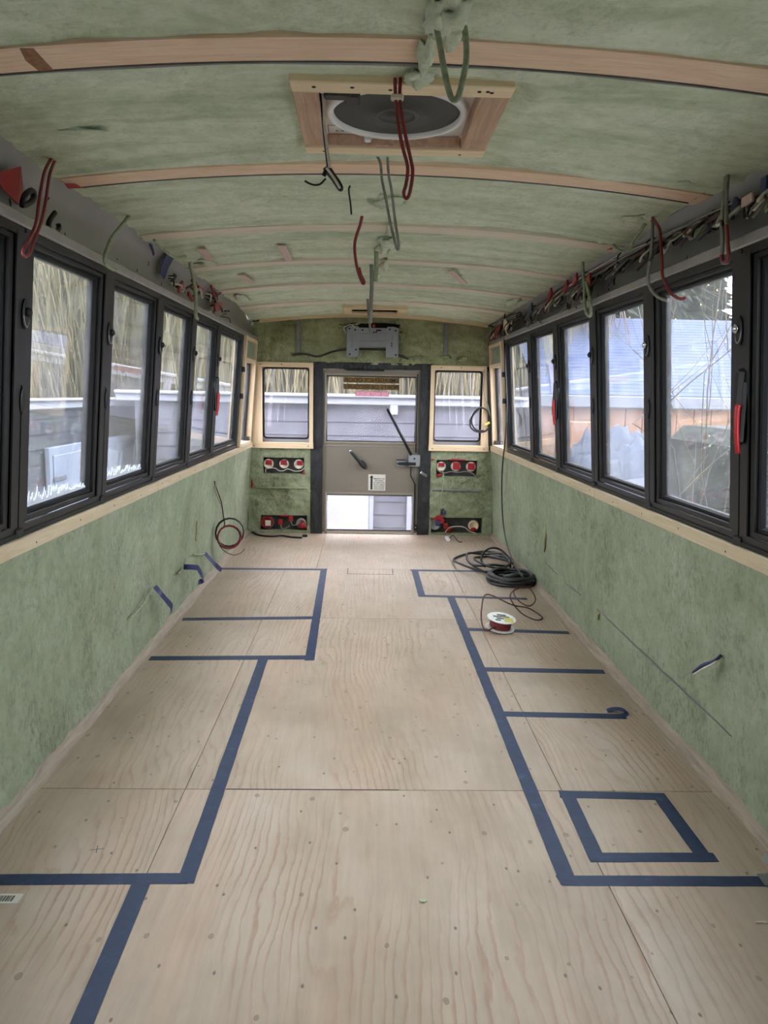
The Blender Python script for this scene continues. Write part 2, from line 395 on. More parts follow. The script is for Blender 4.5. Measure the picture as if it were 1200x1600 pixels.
mb = MB(); mb.box(-0.50, 0.06, 2.3325, 2.3375, -0.002, 0.0004); mb.build('open_joint', 'slot_black', FLOOR)

# ------------------------------------------------------------------ foam surfaces
def sheet_grid(us, vs, fn, skip=None):
    mb = MB(); nu, nv = len(us), len(vs)
    V = [fn(u, v) for v in vs for u in us]; F = []
    for j in range(nv-1):
        for i in range(nu-1):
            if skip and skip((us[i]+us[i+1])/2, (vs[j]+vs[j+1])/2): continue
            F.append((j*nu+i, j*nu+i+1, (j+1)*nu+i+1, (j+1)*nu+i))
    used = sorted({i for f in F for i in f}); mp = {q: k for k, q in enumerate(used)}
    mb.v = [V[q] for q in used]; mb.f = [tuple(mp[i] for i in f) for f in F]; mb.m = [0]*len(F)
    return mb
def span(a, b, step):
    n = max(1, round((b-a)/step)); return [a+(b-a)*i/n for i in range(n+1)]
YS = span(-1.55, 1.0, 0.08)[:-1]+span(1.0, 7.0, 0.0125)
def side_wall(s, name, label):
    def fn(y, z):
        p = Vector((y*2.3, z*2.3, s*5.0))
        rough = max(0.0, fbm(Vector((y*1.4, z*2.2, s*9.0)), 3)+0.15)
        d = 0.008*fbm(p, 3)+0.0035*rough*noise.noise(Vector((y*95, z*60, s*3)))+0.003*fbm(Vector((y*16, z*10, s)), 3)
        return (s*(xfoam(z)-d), y, z)
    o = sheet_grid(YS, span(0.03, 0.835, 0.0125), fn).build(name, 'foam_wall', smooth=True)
    tag(o, label, 'wall', kind='structure'); return o
WL = side_wall(-1, 'wall_left', 'green spray foam wall under the left row of windows')
WR = side_wall(1, 'wall_right', 'green spray foam wall under the right row of windows')
for s, wl in ((-1, WL), (1, WR)):
    xs = sorted((s*1.150, s*1.175)); MB().box(xs[0], xs[1], -1.6, 7.08, -0.08, 0.80).build('outer_skin', 'bus_paint', wl)
    xs = sorted((s*1.098, s*1.175)); MB().box(xs[0], xs[1], -1.6, 7.08, 0.790, 0.805).build('skin_cap', 'tar_black', wl)
    xs = sorted((s*1.094, s*1.12)); MB().box(xs[0], xs[1], -1.6, 7.08, 1.70, 2.0).build('roof_skin', 'bus_paint', wl)
for s, nm, lb in ((-1, 'baseboard_left', 'raw trimmed edge strip where left foam wall meets plywood'), (1, 'baseboard_right', 'raw trimmed edge strip where right foam wall meets plywood')):
    def fnb(y, t):
        w = 0.035+0.018*noise.noise(Vector((y*2.1, s*4, 0)))+0.008*noise.noise(Vector((y*14, s, 2)))
        x = 1.125-(1-t)*w; z = -0.001+0.045*t**1.6+0.008*noise.noise(Vector((y*22, t*3, s)))*t
        return (s*(x+0.004), y, max(-0.001, z))
    tag(sheet_grid(span(-1.5, 6.95, 0.03), span(0, 1, 0.2), fnb).build(nm, 'raw_edge', smooth=True), lb, 'trim', kind='structure')

VX0, VX1, VY0, VY1 = -0.192, 0.198, 1.972, 2.372       # roof vent opening
HX0, HX1, HY0, HY1 = -0.19, 0.19, 6.40, 6.74           # rear roof hatch opening
def ceil_skip(x, y):
    return (VX0 < x < VX1 and VY0 < y < VY1) or (HX0 < x < HX1 and HY0 < y < HY1)
def fnc(x, y):
    d = 0.012*fbm(Vector((x*1.1, y*2.6, 4)), 4)+0.007*noise.noise(Vector((x*2.6+0.6*noise.noise(Vector((x*3, y*3, 9))), y*15, 1)))+0.0045*fbm(Vector((x*7, y*26, 7)), 3)
    for ry in (1.745, 2.611):
        k_ = min(1.0, max(0.0, (abs(y-ry)-0.055)/0.03)); d = d*k_ + min(d, 0.002)*(1-k_)
    kv = max(abs(x-0.008)-0.275, abs(y-2.168)-0.275)
    kv = min(1.0, max(0.0, kv/0.04)); d = d*kv+min(d, -0.006)*(1-kv)
    lump = kv*max(0, noise.noise(Vector((x*2.3, y*4.0, 11)))-0.25)*0.02
    return (x, y, zc(x, y)-0.004-d-lump)
XC = sorted(set(span(-1.06, 1.06, 0.0177)+[VX0, VX1])); YC = sorted(set(span(-1.55, 1.2, 0.1)+span(1.2, 7.0, 0.0155)+[VY0, VY1, HY0, HY1]))
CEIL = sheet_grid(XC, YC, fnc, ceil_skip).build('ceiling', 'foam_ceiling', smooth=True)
tag(CEIL, 'arched bus ceiling covered in trowelled green spray foam', 'ceiling', kind='structure')

def batten(y0, y1, mat, drop, x0=-1.035, x1=1.035, wob=0.0, seed=0):
    mb = MB(); n = 44; vs = []
    for i in range(n+1):
        x = x0+(x1-x0)*i/n; w = wob*noise.noise(Vector((x*2.3, seed, 0)))
        for (yy, dz) in ((y0+w, 0.012), (y1+w, 0.012), (y1+w, -drop), (y0+w, -drop)): vs.append((x, yy, zc(x, yy)+dz))
    fs = []
    for i in range(n):
        for j in range(4): fs.append((i*4+j, i*4+(j+1) % 4, (i+1)*4+(j+1) % 4, (i+1)*4+j))
    fs += [(0, 1, 2, 3), (n*4+3, n*4+2, n*4+1, n*4)]
    mb.add(vs, fs); return mb.build('roof_batten', mat, CEIL)
batten(1.69, 1.80, 'rib_wood', 0.011); batten(2.56, 2.662, 'rib_wood', 0.011)
batten(3.42, 3.545, 'rib_pale', 0.014, seed=3, wob=0.006); batten(4.29, 4.395, 'rib_pale', 0.014, seed=4, wob=0.006)
batten(5.19, 5.31, 'rib_pale', 0.014, seed=5, wob=0.006); batten(6.04, 6.17, 'rib_pale', 0.014, seed=6, wob=0.006)
batten(0.82, 0.93, 'rib_wood', 0.011); batten(-0.05, 0.06, 'rib_wood', 0.011)
batten(6.885, 6.94, 'pine_x', 0.030, -1.0, 1.0)
# grey steel bow edge that shows behind the first two battens
for y, w in ((1.803, 0.012), (2.664, 0.006)):
    mb = MB(); n = 40
    vs = []
    for i in range(n+1):
        x = -1.0+2.0*i/n; k = w*(0.35+0.9*max(0, noise.noise(Vector((x*3, y, 0)))+0.35))
        vs += [(x, y, zc(x, y)-0.014), (x, y+k, zc(x, y)-0.014), (x, y+k, zc(x, y)+0.01), (x, y, zc(x, y)+0.01)]
    fs = [(i*4+j, i*4+(j+1) % 4, (i+1)*4+(j+1) % 4, (i+1)*4+j) for i in range(n) for j in range(4)]
    mb.add(vs, fs).build('steel_bow', 'steel_rib', CEIL)
# dark spot stain on the first batten
mb = MB()
st = [(-0.777,1.692,1.961),(-0.751,1.697,1.964),(-0.752,1.750,1.964),(-0.752,1.803,1.964),(-0.783,1.804,1.961),(-0.789,1.749,1.960)]
mb.add([(p[0], p[1], zc(p[0], p[1])-0.0115) for p in st]+[(p[0], p[1], zc(p[0], p[1])-0.0105) for p in st],
       [(0, 1, 2, 3, 4, 5), (11, 10, 9, 8, 7, 6)]+[(i, (i+1) % 6, 6+(i+1) % 6, 6+i) for i in range(6)])
mb.build('knot_stain', 'knot_brown', CEIL)
# foam lumps and drips along the middle of the ceiling
lumps = [((0.095, 1.60, 1.985), (0.030, 0.09, 0.012)), ((0.062, 1.60, 1.988), (0.024, 0.07, 0.012)), ((0.05, 1.76, 1.986), (0.018, 0.09, 0.014)), ((0.042, 1.865, 1.985), (0.032, 0.035, 0.018)),
         ((0.0, 3.05, 1.995), (0.06, 0.10, 0.014)), ((0.03, 3.50, 1.982), (0.016, 0.11, 0.012)), ((0.03, 3.80, 1.988), (0.05, 0.10, 0.016)), ((0.01, 3.98, 1.986), (0.03, 0.08, 0.018)), ((0.05, 3.95, 1.986), (0.02, 0.06, 0.018)),
         ((0.03, 4.40, 1.982), (0.018, 0.16, 0.018)), ((-0.02, 4.75, 1.982), (0.025, 0.12, 0.018)), ((-0.86, 2.20, 1.952), (0.09, 0.03, 0.008)),
         ((0.93, 2.50, 1.945), (0.04, 0.03, 0.010)), ((0.93, 2.98, 1.943), (0.04, 0.05, 0.012)), ((-0.92, 4.2, 1.938), (0.05, 0.08, 0.012)),
         ((0.94, 3.35, 1.940), (0.04, 0.07, 0.012)), ((-0.95, 5.6, 1.925), (0.04, 0.16, 0.012)), ((0.95, 5.5, 1.925), (0.04, 0.2, 0.012))]
for i, (c, r_) in enumerate(lumps):
    MB().blob(c, r_, i, 0.5, 3).build('foam_lump', 'foam_ceiling', CEIL, smooth=True)
for p, q in (([(-0.479,3.835,1.985),(-0.483,4.250,1.985)], 0), ([(0.406,4.484,1.989),(0.539,4.954,1.981)], 0), ([(-0.800,4.622,1.959),(-0.782,4.960,1.961)], 0), ([(-0.850,3.790,1.954),(-0.873,4.103,1.951)], 0)):
    mb = MB(); a, b_ = Vector(p[0]), Vector(p[1]); m_ = (a+b_)/2
    ang = math.atan2(b_.y-a.y, b_.x-a.x); mt = Matrix.Translation((m_.x, m_.y, zc(m_.x, m_.y)-0.018)) @ Matrix.Rotation(ang, 4, 'Z')
    h = (b_-a).length/2; mb.bbox(-h, h, -0.02, 0.02, -0.002, 0.004, 0.001, mat=mt); mb.build('tape_scrap', 'pink_tape', CEIL)

# ------------------------------------------------------------------ cove panels and window head rails
def cove(s, n, label):
    prof = [(1.030, 1.945), (1.036, 1.928), (1.062, 1.900), (1.078, 1.868), (1.086, 1.835), (1.088, 1.800), (1.083, 1.768), (1.072, 1.752)]
    ys = [-1.55, 0.5, 2.2, 4.05, 6.25, 6.96]
    o = sheet_grid(ys, list(range(len(prof))), lambda y, k: (s*prof[k][0], y, prof[k][1])).build('trim_%d' % n, 'cove_metal', smooth=True)
    tag(o, label, 'panel', kind='structure')
    rail = MB(); rail.bbox(s*1.02 if s > 0 else -1.10, 1.10 if s > 0 else -1.02, -1.55, 6.92, 1.716, 1.752, 0.005); rail.build('head_rail', 'rail_metal', o)
    lip = MB(); lip.tube([(s*1.032, y, 1.942+0.003*noise.noise(Vector((y*9, s, 0)))) for y in span(-1.5, 6.95, 0.06)], 0.008, 5); lip.build('panel_lip', 'rail_metal', o, smooth=True)
    for y in (4.9, 6.1):
        mb = MB(); mb.add([(s*(px-0.0015), y+q, pz) for (px, pz) in prof for q in (0, 0.012)], [(2*i, 2*i+1, 2*i+3, 2*i+2) for i in range(len(prof)-1)]); mb.build('panel_joint', 'rail_metal', o, smooth=True)
    r2_ = random.Random(n*11)
    for i in range(20):
        y = 2.0+4.7*((i+r2_.random()*0.7)/20); k = r2_.choice([2, 3, 3, 4, 5, 5]); p0, p1 = prof[k], prof[k+1]
        t = r2_.random(); x, z = p0[0]+(p1[0]-p0[0])*t, p0[1]+(p1[1]-p0[1])*t
        nrm = Vector((-(p1[1]-p0[1]), 0, p1[0]-p0[0])).normalized();
        if nrm.x > 0: nrm = -nrm
        nrm.x *= s
        mb = MB(); mt = Matrix.Translation((s*x, y, z)) @ Vector(nrm).to_track_quat('Z', 'Y').to_matrix().to_4x4() @ Matrix.Rotation(r2_.choice([0, 0.9, 1.57]), 4, 'Z')
        l = r2_.choice([0.006, 0.012, 0.016]); mb.bbox(-l, l, -0.004, 0.004, -0.002, 0.0012, 0.0015, mat=mt); mb.build('bolt_slot', 'slot_black', o)
    return o
COVE_L = cove(-1, 1, 'long grey curved metal panel above the left windows')
COVE_R = cove(1, 2, 'long grey curved metal panel above the right windows behind the wiring')

# ------------------------------------------------------------------ side windows
def frame_ring(s, y0, y1, z0, z1, iy, it, ib, prof):
    mb = MB(); vs = []
    for (t, w) in prof:
        for (y, z) in ((y0+iy*t, z0+ib*t), (y1-iy*t, z0+ib*t), (y1-iy*t, z1-it*t), (y0+iy*t, z1-it*t)):
            vs.append((s*(xw(z)+w), y, z))
    k = len(prof); fs = [(i*4+j, i*4+(j+1) % 4, (i+1)*4+(j+1) % 4, (i+1)*4+j) for i in range(k-1) for j in range(4)]
    return mb.add(vs, fs)
PROF_OUT = [(0, 0.05), (0, 0.010), (0.045, 0.0), (0.46, 0.0), (0.48, 0.004)]
PROF_SASH = [(0.48, 0.05), (0.48, 0.010), (0.51, 0.008), (0.74, 0.008), (0.77, 0.020), (0.80, 0.020)]
PROF_BEAD = [(0.80, 0.05), (0.80, 0.018), (0.93, 0.018), (1.0, 0.028), (1.0, 0.048)]
def oval(s, y, z, a, b_, th, w0=0.0, n=20):
    mb = MB(); vs = []
    for (sc, w) in ((1, w0+0.004), (1, w0-th*0.6), (0.8, w0-th)):
        for j in range(n):
            q = 2*math.pi*j/n; yy, zz = y+a*sc*math.cos(q), z+b_*sc*math.sin(q); vs.append((s*(xw(zz)+w), yy, zz))
    fs = [(i*n+j, i*n+(j+1) % n, (i+1)*n+(j+1) % n, (i+1)*n+j) for i in range(2) for j in range(n)]+[tuple(2*n+j for j in range(n))]
    return mb.add(vs, fs)
def side_window(num, s, y0, y1, label, latch=True, handle=False):
    z0, z1 = 0.838, 1.716
    root = empty('window_%d' % num, label, 'window', kind='structure')
    frame_ring(s, y0, y1, z0, z1, 0.105, 0.056, 0.068, PROF_OUT).build('outer_frame', 'frame_black', root)
    sash = frame_ring(s, y0, y1, z0, z1, 0.105, 0.056, 0.068, PROF_SASH).build('sash_frame', 'frame_black', root)
    frame_ring(s, y0, y1, z0, z1, 0.105, 0.056, 0.068, PROF_BEAD).build('glazing_bead', 'gasket', sash)
    ya, yb, za, zb = y0+0.103, y1-0.103, z0+0.066, z1-0.054
    mb = MB(); vs = [(s*(xw(z)+w), y, z) for w in (0.030, 0.034) for (y, z) in ((ya, za), (yb, za), (yb, zb), (ya, zb))]
    mb.add(vs, [(0, 1, 2, 3), (7, 6, 5, 4), (0, 4, 5, 1), (1, 5, 6, 2), (2, 6, 7, 3), (3, 7, 4, 0)]); mb.build('pane', 'glass_side', root)
    mb = MB(); xa = xw(0.838)
    mb.bbox(min(s*(xa-0.006), s*(xa+0.05)), max(s*(xa-0.006), s*(xa+0.05)), y0+0.015, y1-0.015, 0.822, 0.850, 0.004); mb.build('sill_rail', 'frame_black', root)
    mb = MB(); mb.bbox(min(s*(xa-0.010), s*(xa+0.03)), max(s*(xa-0.010), s*(xa+0.03)), y0-0.022, y0+0.022, 0.828, 0.862, 0.004); mb.build('corner_block', 'frame_black', root)
    mb = MB(); zz = 1.0; mb.add([(s*(xw(z)-0.0012+w), y0+q, z) for z in (1.28, 1.70) for (q, w) in ((-0.050, 0), (0.046, 0), (0.046, 0.002), (-0.050, 0.002))], [(0, 1, 5, 4), (1, 2, 6, 5), (3, 0, 4, 7), (0, 3, 2, 1), (4, 5, 6, 7)])
    mb.build('post_cover', 'frame_black', root)
    if num in (2, 3):
        q = random.Random(num); mb = MB(); y = ya+0.004; base = [ ]
        while y < yb-0.01:
            w = q.uniform(0.006, 0.016); hh = q.uniform(0.012, 0.05)*(1.25-0.8*(y-ya)/(yb-ya)); z_ = za+0.004
            vs = [(s*(xw(z)+ww), yy_, z) for ww in (0.0272, 0.0290) for (yy_, z) in ((y, z_), (y+w, z_), (y+w, z_+hh*0.55), (y+w*0.5, z_+hh), (y, z_+hh*0.5))]
            mb.add(vs, [(0, 1, 2, 3, 4), (9, 8, 7, 6, 5)]+[(i, 5+i, 5+(i+1) % 5, (i+1) % 5) for i in range(5)]); y += w
        mb.build('frost_edge', 'frost', root)
    if latch:
        b1 = oval(s, y0+0.004, 1.480, 0.021, 0.043, 0.009).build('latch', 'black_plastic', root, smooth=False)
        k = MB(); k.blob((s*(xw(1.485)-0.013), y0+0.004, 1.485), (0.011, 0.012, 0.014), 1, 0.05, 2); k.build('latch_knob', 'chrome' if s > 0 and num in (9, 10) else 'black_plastic', b1, smooth=True)
        rg = MB(); pts = [(s*(xw(1.48)-0.006), y0+0.004+0.017*math.cos(q*math.pi/10), 1.480+0.037*math.sin(q*math.pi/10)) for q in range(20)]; rg.tube(pts, 0.0022, 5, closed=True); rg.build('latch_rim', 'rail_metal', b1, smooth=True)
        if not handle:
            oval(s, y0+0.004, 1.235, 0.016, 0.038, 0.006).build('lower_catch', 'black_plastic', root)
    if handle:
        h = MB(); h.bbox(-0.045, 0.045, -0.036, 0.036, -0.05, 0.05, 0.008)
        h = MB(); yy = y0-0.012
        for (z_a, z_b, wd, th) in ((1.145, 1.335, 0.030, 0.014), (1.18, 1.370, 0.021, 0.022)):
            xm = xw((z_a+z_b)/2); xs = sorted((s*(xm-th), s*(xm+0.004))); h.bbox(xs[0], xs[1], yy-wd, yy+wd, z_a, z_b, 0.012)
        body = h.build('emergency_release', 'black_plastic', root)
        lv = MB(); pts = [(s*(xw(z)-th), yy-0.018, z) for z, th in ((1.262, 0.020), (1.245, 0.024), (1.19, 0.025), (1.15, 0.023), (1.118, 0.020))]
        lv.tube(smooth_path(pts, 4), 0.010, 8, taper=lambda t: 1.0-0.3*t); lv.build('release_lever', 'red_plastic', body, smooth=True)
    return root
BL = [1.534, 2.262, 2.990, 3.718, 4.446, 5.176, 6.19]
BR = [1.556, 2.303, 3.055, 3.807, 4.550, 5.272, 6.21]
LAB_L = ['black framed side window cut off by the left picture edge', 'large black framed left window with white shed door outside', 'left black framed window, second full pane from the picture edge',
         'left black framed window, middle one of the five full panes', 'left black framed window just before the red release lever', 'last left black framed window, with red and black release lever']
LAB_R = ['black framed side window cut off by the right picture edge, red lever on its post', 'large black framed right window with bare budding branches outside', 'right black framed window with blue roof and pile outside',
         'right black framed window, third full pane from the picture edge, beside the red lever', 'right black framed window second from the rear quarter opening', 'last right black framed window beside the hanging thin cable']
for k in range(6):
    side_window(1+k, -1, BL[k], BL[k+1], LAB_L[k], handle=(k == 5))
for k in range(6):
    side_window(8+k, 1, BR[k], BR[k+1], LAB_R[k], handle=(k in (1, 4)))

side_window(17, -1, 0.806, 1.534, 'black framed left window beside the viewer, outside the picture')
side_window(18, 1, 0.806, 1.556, 'black framed right window beside the viewer, outside the picture')
# sill strips, studs and quarter windows
for s, n, lb in ((-1, 3, 'pale timber strip under the left window row'), (1, 4, 'pale timber strip under the right window row')):
    mb = MB(); xs = sorted((s*1.070, s*1.10)); o = None
    y_c = [-1.55, 1.3, 3.74, 6.93]
    root = empty('trim_%d' % n, lb, 'trim', kind='structure')
    for a, b_ in zip(y_c[:-1], y_c[1:]):
        mb = MB(); mb.bbox(xs[0], xs[1], a+0.001, b_-0.001, 0.788, 0.834, 0.003); mb.build('sill_board', 'weathered_sill', root)
    sh = sorted((s*1.09, s*1.135)); mb = MB(); mb.bbox(sh[0], sh[1], -1.55, 6.20, 0.79, 0.845, 0.002); mb.build('sill_backing', 'tar_black', root)
    for i in range(14):
        y = 1.6+i*0.37; mb = MB(); mb.cyl((s*1.0705, y, 0.811+0.006*math.sin(i*2.3)), (-s, 0, 0), 0.0035, 0.001, 8); mb.build('screw_head', 'slot_black', root)
def quarter(num, s, label):
    root = empty('window_%d' % num, label, 'window', kind='structure')
    def bx(name, w0, w1, y0, y1, z0, z1, m):
        mb = MB(); vs = [(s*(xw(z)+w), y, z) for z in (z0, z1) for y in (y0, y1) for w in (w0, w1)]
        mb.add(vs, [(0, 2, 3, 1), (4, 5, 7, 6), (0, 1, 5, 4), (2, 6, 7, 3), (0, 4, 6, 2), (1, 3, 7, 5)]); return mb.build(name, m, root)
    ye = 6.19 if s < 0 else 6.21
    bx('near_stud', -0.022, 0.075, ye+0.004, ye+0.048, 0.836, 1.716, 'pine_z')
    bx('far_stud', -0.008, 0.075, 6.865, 6.905, 0.836, 1.716, 'pine_z')
    bx('head_board', -0.014, 0.075, ye+0.048, 6.865, 1.520, 1.548, 'pine_y')
    bx('top_board', -0.012, 0.075, ye+0.048, 6.865, 1.690, 1.716, 'pine_y')
    bx('sill_board', -0.014, 0.075, ye+0.048, 6.865, 0.815, 0.850, 'pine_y')
    fo = MB(); f2 = sheet_grid(span(ye+0.048, 6.865, 0.02), span(1.548, 1.690, 0.02), lambda y, z: (s*(xw(z)+0.012-0.012*fbm(Vector((y*12, z*12, s)), 3)), y, z)); f2.build('foam_panel', 'foam_wall', root, smooth=True)
    bx('seal', 0.035, 0.07, 6.835, 6.866, 0.850, 1.520, 'gasket'); bx('seal', 0.035, 0.07, ye+0.047, ye+0.07, 0.850, 1.520, 'gasket')
    bx('pane', 0.048, 0.052, ye+0.06, 6.845, 0.850, 1.520, 'glass_rear')
    bx('corner_clip', 0.0, 0.05, 6.80, 6.85, 0.85, 0.885, 'black_plastic')
    for z in (1.45, 1.24):
        mb = MB(); xx = xw(z)-0.022; xs = sorted((s*(xx-0.002), s*(xx+0.03))); mb.bbox(xs[0], xs[1], ye-0.006, ye+0.004, z-0.02, z+0.02, 0.002); mb.build('hinge_plate', 'black_plastic', root)
    bx('corner_gap', 0.0, 0.09, 6.905, 6.965, 0.80, 1.74, 'tar_black')
quarter(7, -1, 'narrow timber framed quarter opening in the left rear corner')
quarter(14, 1, 'narrow timber framed quarter opening in the right rear corner')

# ------------------------------------------------------------------ rear wall
WREAR = empty('wall_rear', 'rear wall of the bus in green foam around the emergency door', 'wall', kind='structure')
def rear_foam(name, x0, x1, z0, z1, mat, base_y=D, amp=1.0, holes=(), topfn=None, step=0.012, seed=0):
    xs = sorted(set(span(x0, x1, step)+[h for q in holes for h in q[:2]])); zs = sorted(set(span(z0, z1, step)+[h for q in holes for h in q[2:]]))
    def fn(x, z):
        if topfn:
            t = (z-z0)/(z1-z0); z = z0+(topfn(x)-z0)*t
        d = 0.018*fbm(Vector((x*4, z*5, seed)), 4)+0.008*noise.noise(Vector((x*14, z*22, seed+3)))+0.004*fbm(Vector((x*45, z*45, seed)), 2)
        return (x, base_y-amp*d, z)
    sk = lambda x, z: any(q[0] < x < q[1] and q[2] < z < q[3] for q in holes)
    mb = sheet_grid(xs, zs, fn, sk)
    for q in holes:      # cut sides of the recess
        xx = [x for x in xs if q[0] <= x <= q[1]]; zz = [z for z in zs if q[2] <= z <= q[3]]
        for z in q[2:]:
            mb.add([p for x in xx for p in (fn(x, z), (x, base_y+0.07, z))], [(2*i, 2*i+1, 2*i+3, 2*i+2) for i in range(len(xx)-1)])
        for x in q[:2]:
            mb.add([p for z in zz for p in (fn(x, z), (x, base_y+0.07, z))], [(2*i, 2*i+1, 2*i+3, 2*i+2) for i in range(len(zz)-1)])
    return mb.build(name, mat, WREAR, smooth=True)
rear_foam('foam_panel', -1.10, 1.10, 1.535, 1.95, 'foam_rear', 6.965, 1.3, (), lambda x: zc(x, 6.97)-0.012, 0.012, 2)
LH1 = (-0.985, -0.612, 0.545, 0.693); LH2 = (-1.01, -0.585, 0.025, 0.165)
RH1 = (0.590, 0.965, 0.545, 0.695); RH2 = (0.555, 1.03, 0.02, 0.165)
rear_foam('foam_panel', -1.12, -0.553, 0.0, 0.79, 'foam_rear_low', D, 1.0, (LH1, LH2), None, 0.011, 5)
rear_foam('foam_panel', 0.535, 1.12, 0.0, 0.79, 'foam_rear_low', D, 1.0, (RH1, RH2), None, 0.011, 8)
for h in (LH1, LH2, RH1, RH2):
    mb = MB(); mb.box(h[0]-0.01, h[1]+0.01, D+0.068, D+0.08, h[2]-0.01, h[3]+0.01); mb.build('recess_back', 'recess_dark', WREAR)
for x0, x1, z in ((-1.05, -0.58, 0.418), (0.56, 1.02, 0.42)):
    mb = MB(); mb.bbox(x0, x1, D-0.014, D+0.02, z-0.010, z+0.006, 0.004); mb.build('steel_ledge', 'steel_rib' if x0 > 0 else 'foam_rear_low', WREAR)
# shell strips that close the wall
for q in ((-1.20, -0.98, D+0.075, D+0.10, -0.05, 2.02), (0.98, 1.20, D+0.075, D+0.10, -0.05, 2.02), (-0.58, -0.45, D+0.075, D+0.10, -0.05, 2.02), (0.44, 0.56, D+0.075, D+0.10, -0.05, 2.02),
          (-1.2, 1.2, D+0.075, D+0.10, 1.50, 2.05), (-1.2, -0.5, D+0.082, D+0.10, -0.05, 0.86), (0.5, 1.2, D+0.082, D+0.10, -0.05, 0.86), (-0.5, 0.5, D+0.075, D+0.10, -0.08, 0.004)):
    MB().box(*q).build('shell_strip', 'tar_black', WREAR)
# black door posts and head
def rough_box(name, x0, x1, y0, y1, z0, z1, seed, mat='door_black', amp=0.008):
    xs = span(x0, x1, 0.016); zs = span(z0, z1, 0.016)
    fn = lambda x, z: (x, y0-amp*fbm(Vector((x*20, z*9, seed)), 3), z)
    mb = sheet_grid(xs, zs, fn); mb.box(x0, x1, y0+amp, y1, z0, z1); return mb.build(name, mat, WREAR, smooth=False)
rough_box('door_post', -0.556, -0.448, D-0.005, D+0.078, 0.0, 1.50, 1)
rough_box('door_post', 0.428, 0.537, D-0.005, D+0.078, 0.0, 1.50, 4)
rough_box('door_head', -0.53, 0.53, D-0.012, D+0.078, 1.494, 1.552, 7, 'tar_black', 0.014)
MB().bbox(-0.24, 0.10, D-0.032, D-0.012, 1.478, 1.496, 0.006).build('head_seal', 'black_plastic', WREAR)
wire('seal_end', None, [(-0.245, D-0.02, 1.486), (-0.262, D-0.03, 1.500), (-0.25, D-0.03, 1.512), (-0.22, D-0.02, 1.512)], 0.006, 'black_plastic', parent=WREAR)
for x in (-0.19, -0.175): MB().cyl((x, D-0.02, 1.530), (0, -1, 0), 0.006, 0.012, 10).build('bolt', 'chrome', WREAR)
# upright steel ribs in the top foam
for x in (-0.666, 0.642):
    MB().bbox(x-0.019, x+0.019, D-0.028, D+0.02, 1.63, 1.90, 0.003).build('steel_upright', 'steel_rib', WREAR)
for i, (x, z, rr) in enumerate(((-0.60, 1.612, 0.03), (-0.70, 1.61, 0.025), (0.40, 1.60, 0.03), (0.30, 1.585, 0.04), (0.65, 1.615, 0.03), (0.80, 1.60, 0.03), (-0.28, 1.86, 0.03), (0.25, 1.80, 0.035))):
    MB().blob((x, D-0.015, z), (rr*1.5, 0.02, rr*0.7), i, 0.7, 2).build('foam_lump', 'foam_rear', WREAR, smooth=True)
MB().blob((-0.01, D-0.006, 1.872), (0.24, 0.02, 0.026), 3, 0.3, 3).build('dark_gap', 'slot_black', WREAR, smooth=True)
# red-brown wet edges and lower rim mess
for i, (x, z, a, b_) in enumerate(((-0.615, 0.56, 0.012, 0.02), (-0.62, 0.07, 0.03, 0.03), (-0.80, 0.16, 0.05, 0.012), (0.62, 0.555, 0.03, 0.012), (0.78, 0.70, 0.08, 0.010), (0.60, 0.155, 0.05, 0.012), (0.95, 0.05, 0.03, 0.02), (-1.085, 0.45, 0.012, 0.05), (0.72, 0.05, 0.04, 0.03), (0.55, 0.70, 0.03, 0.01))):
    MB().blob((x, D+0.004, z), (a, 0.016, b_), i+20, 0.5, 2).build('red_sealant', 'red_paint', WREAR, smooth=True)

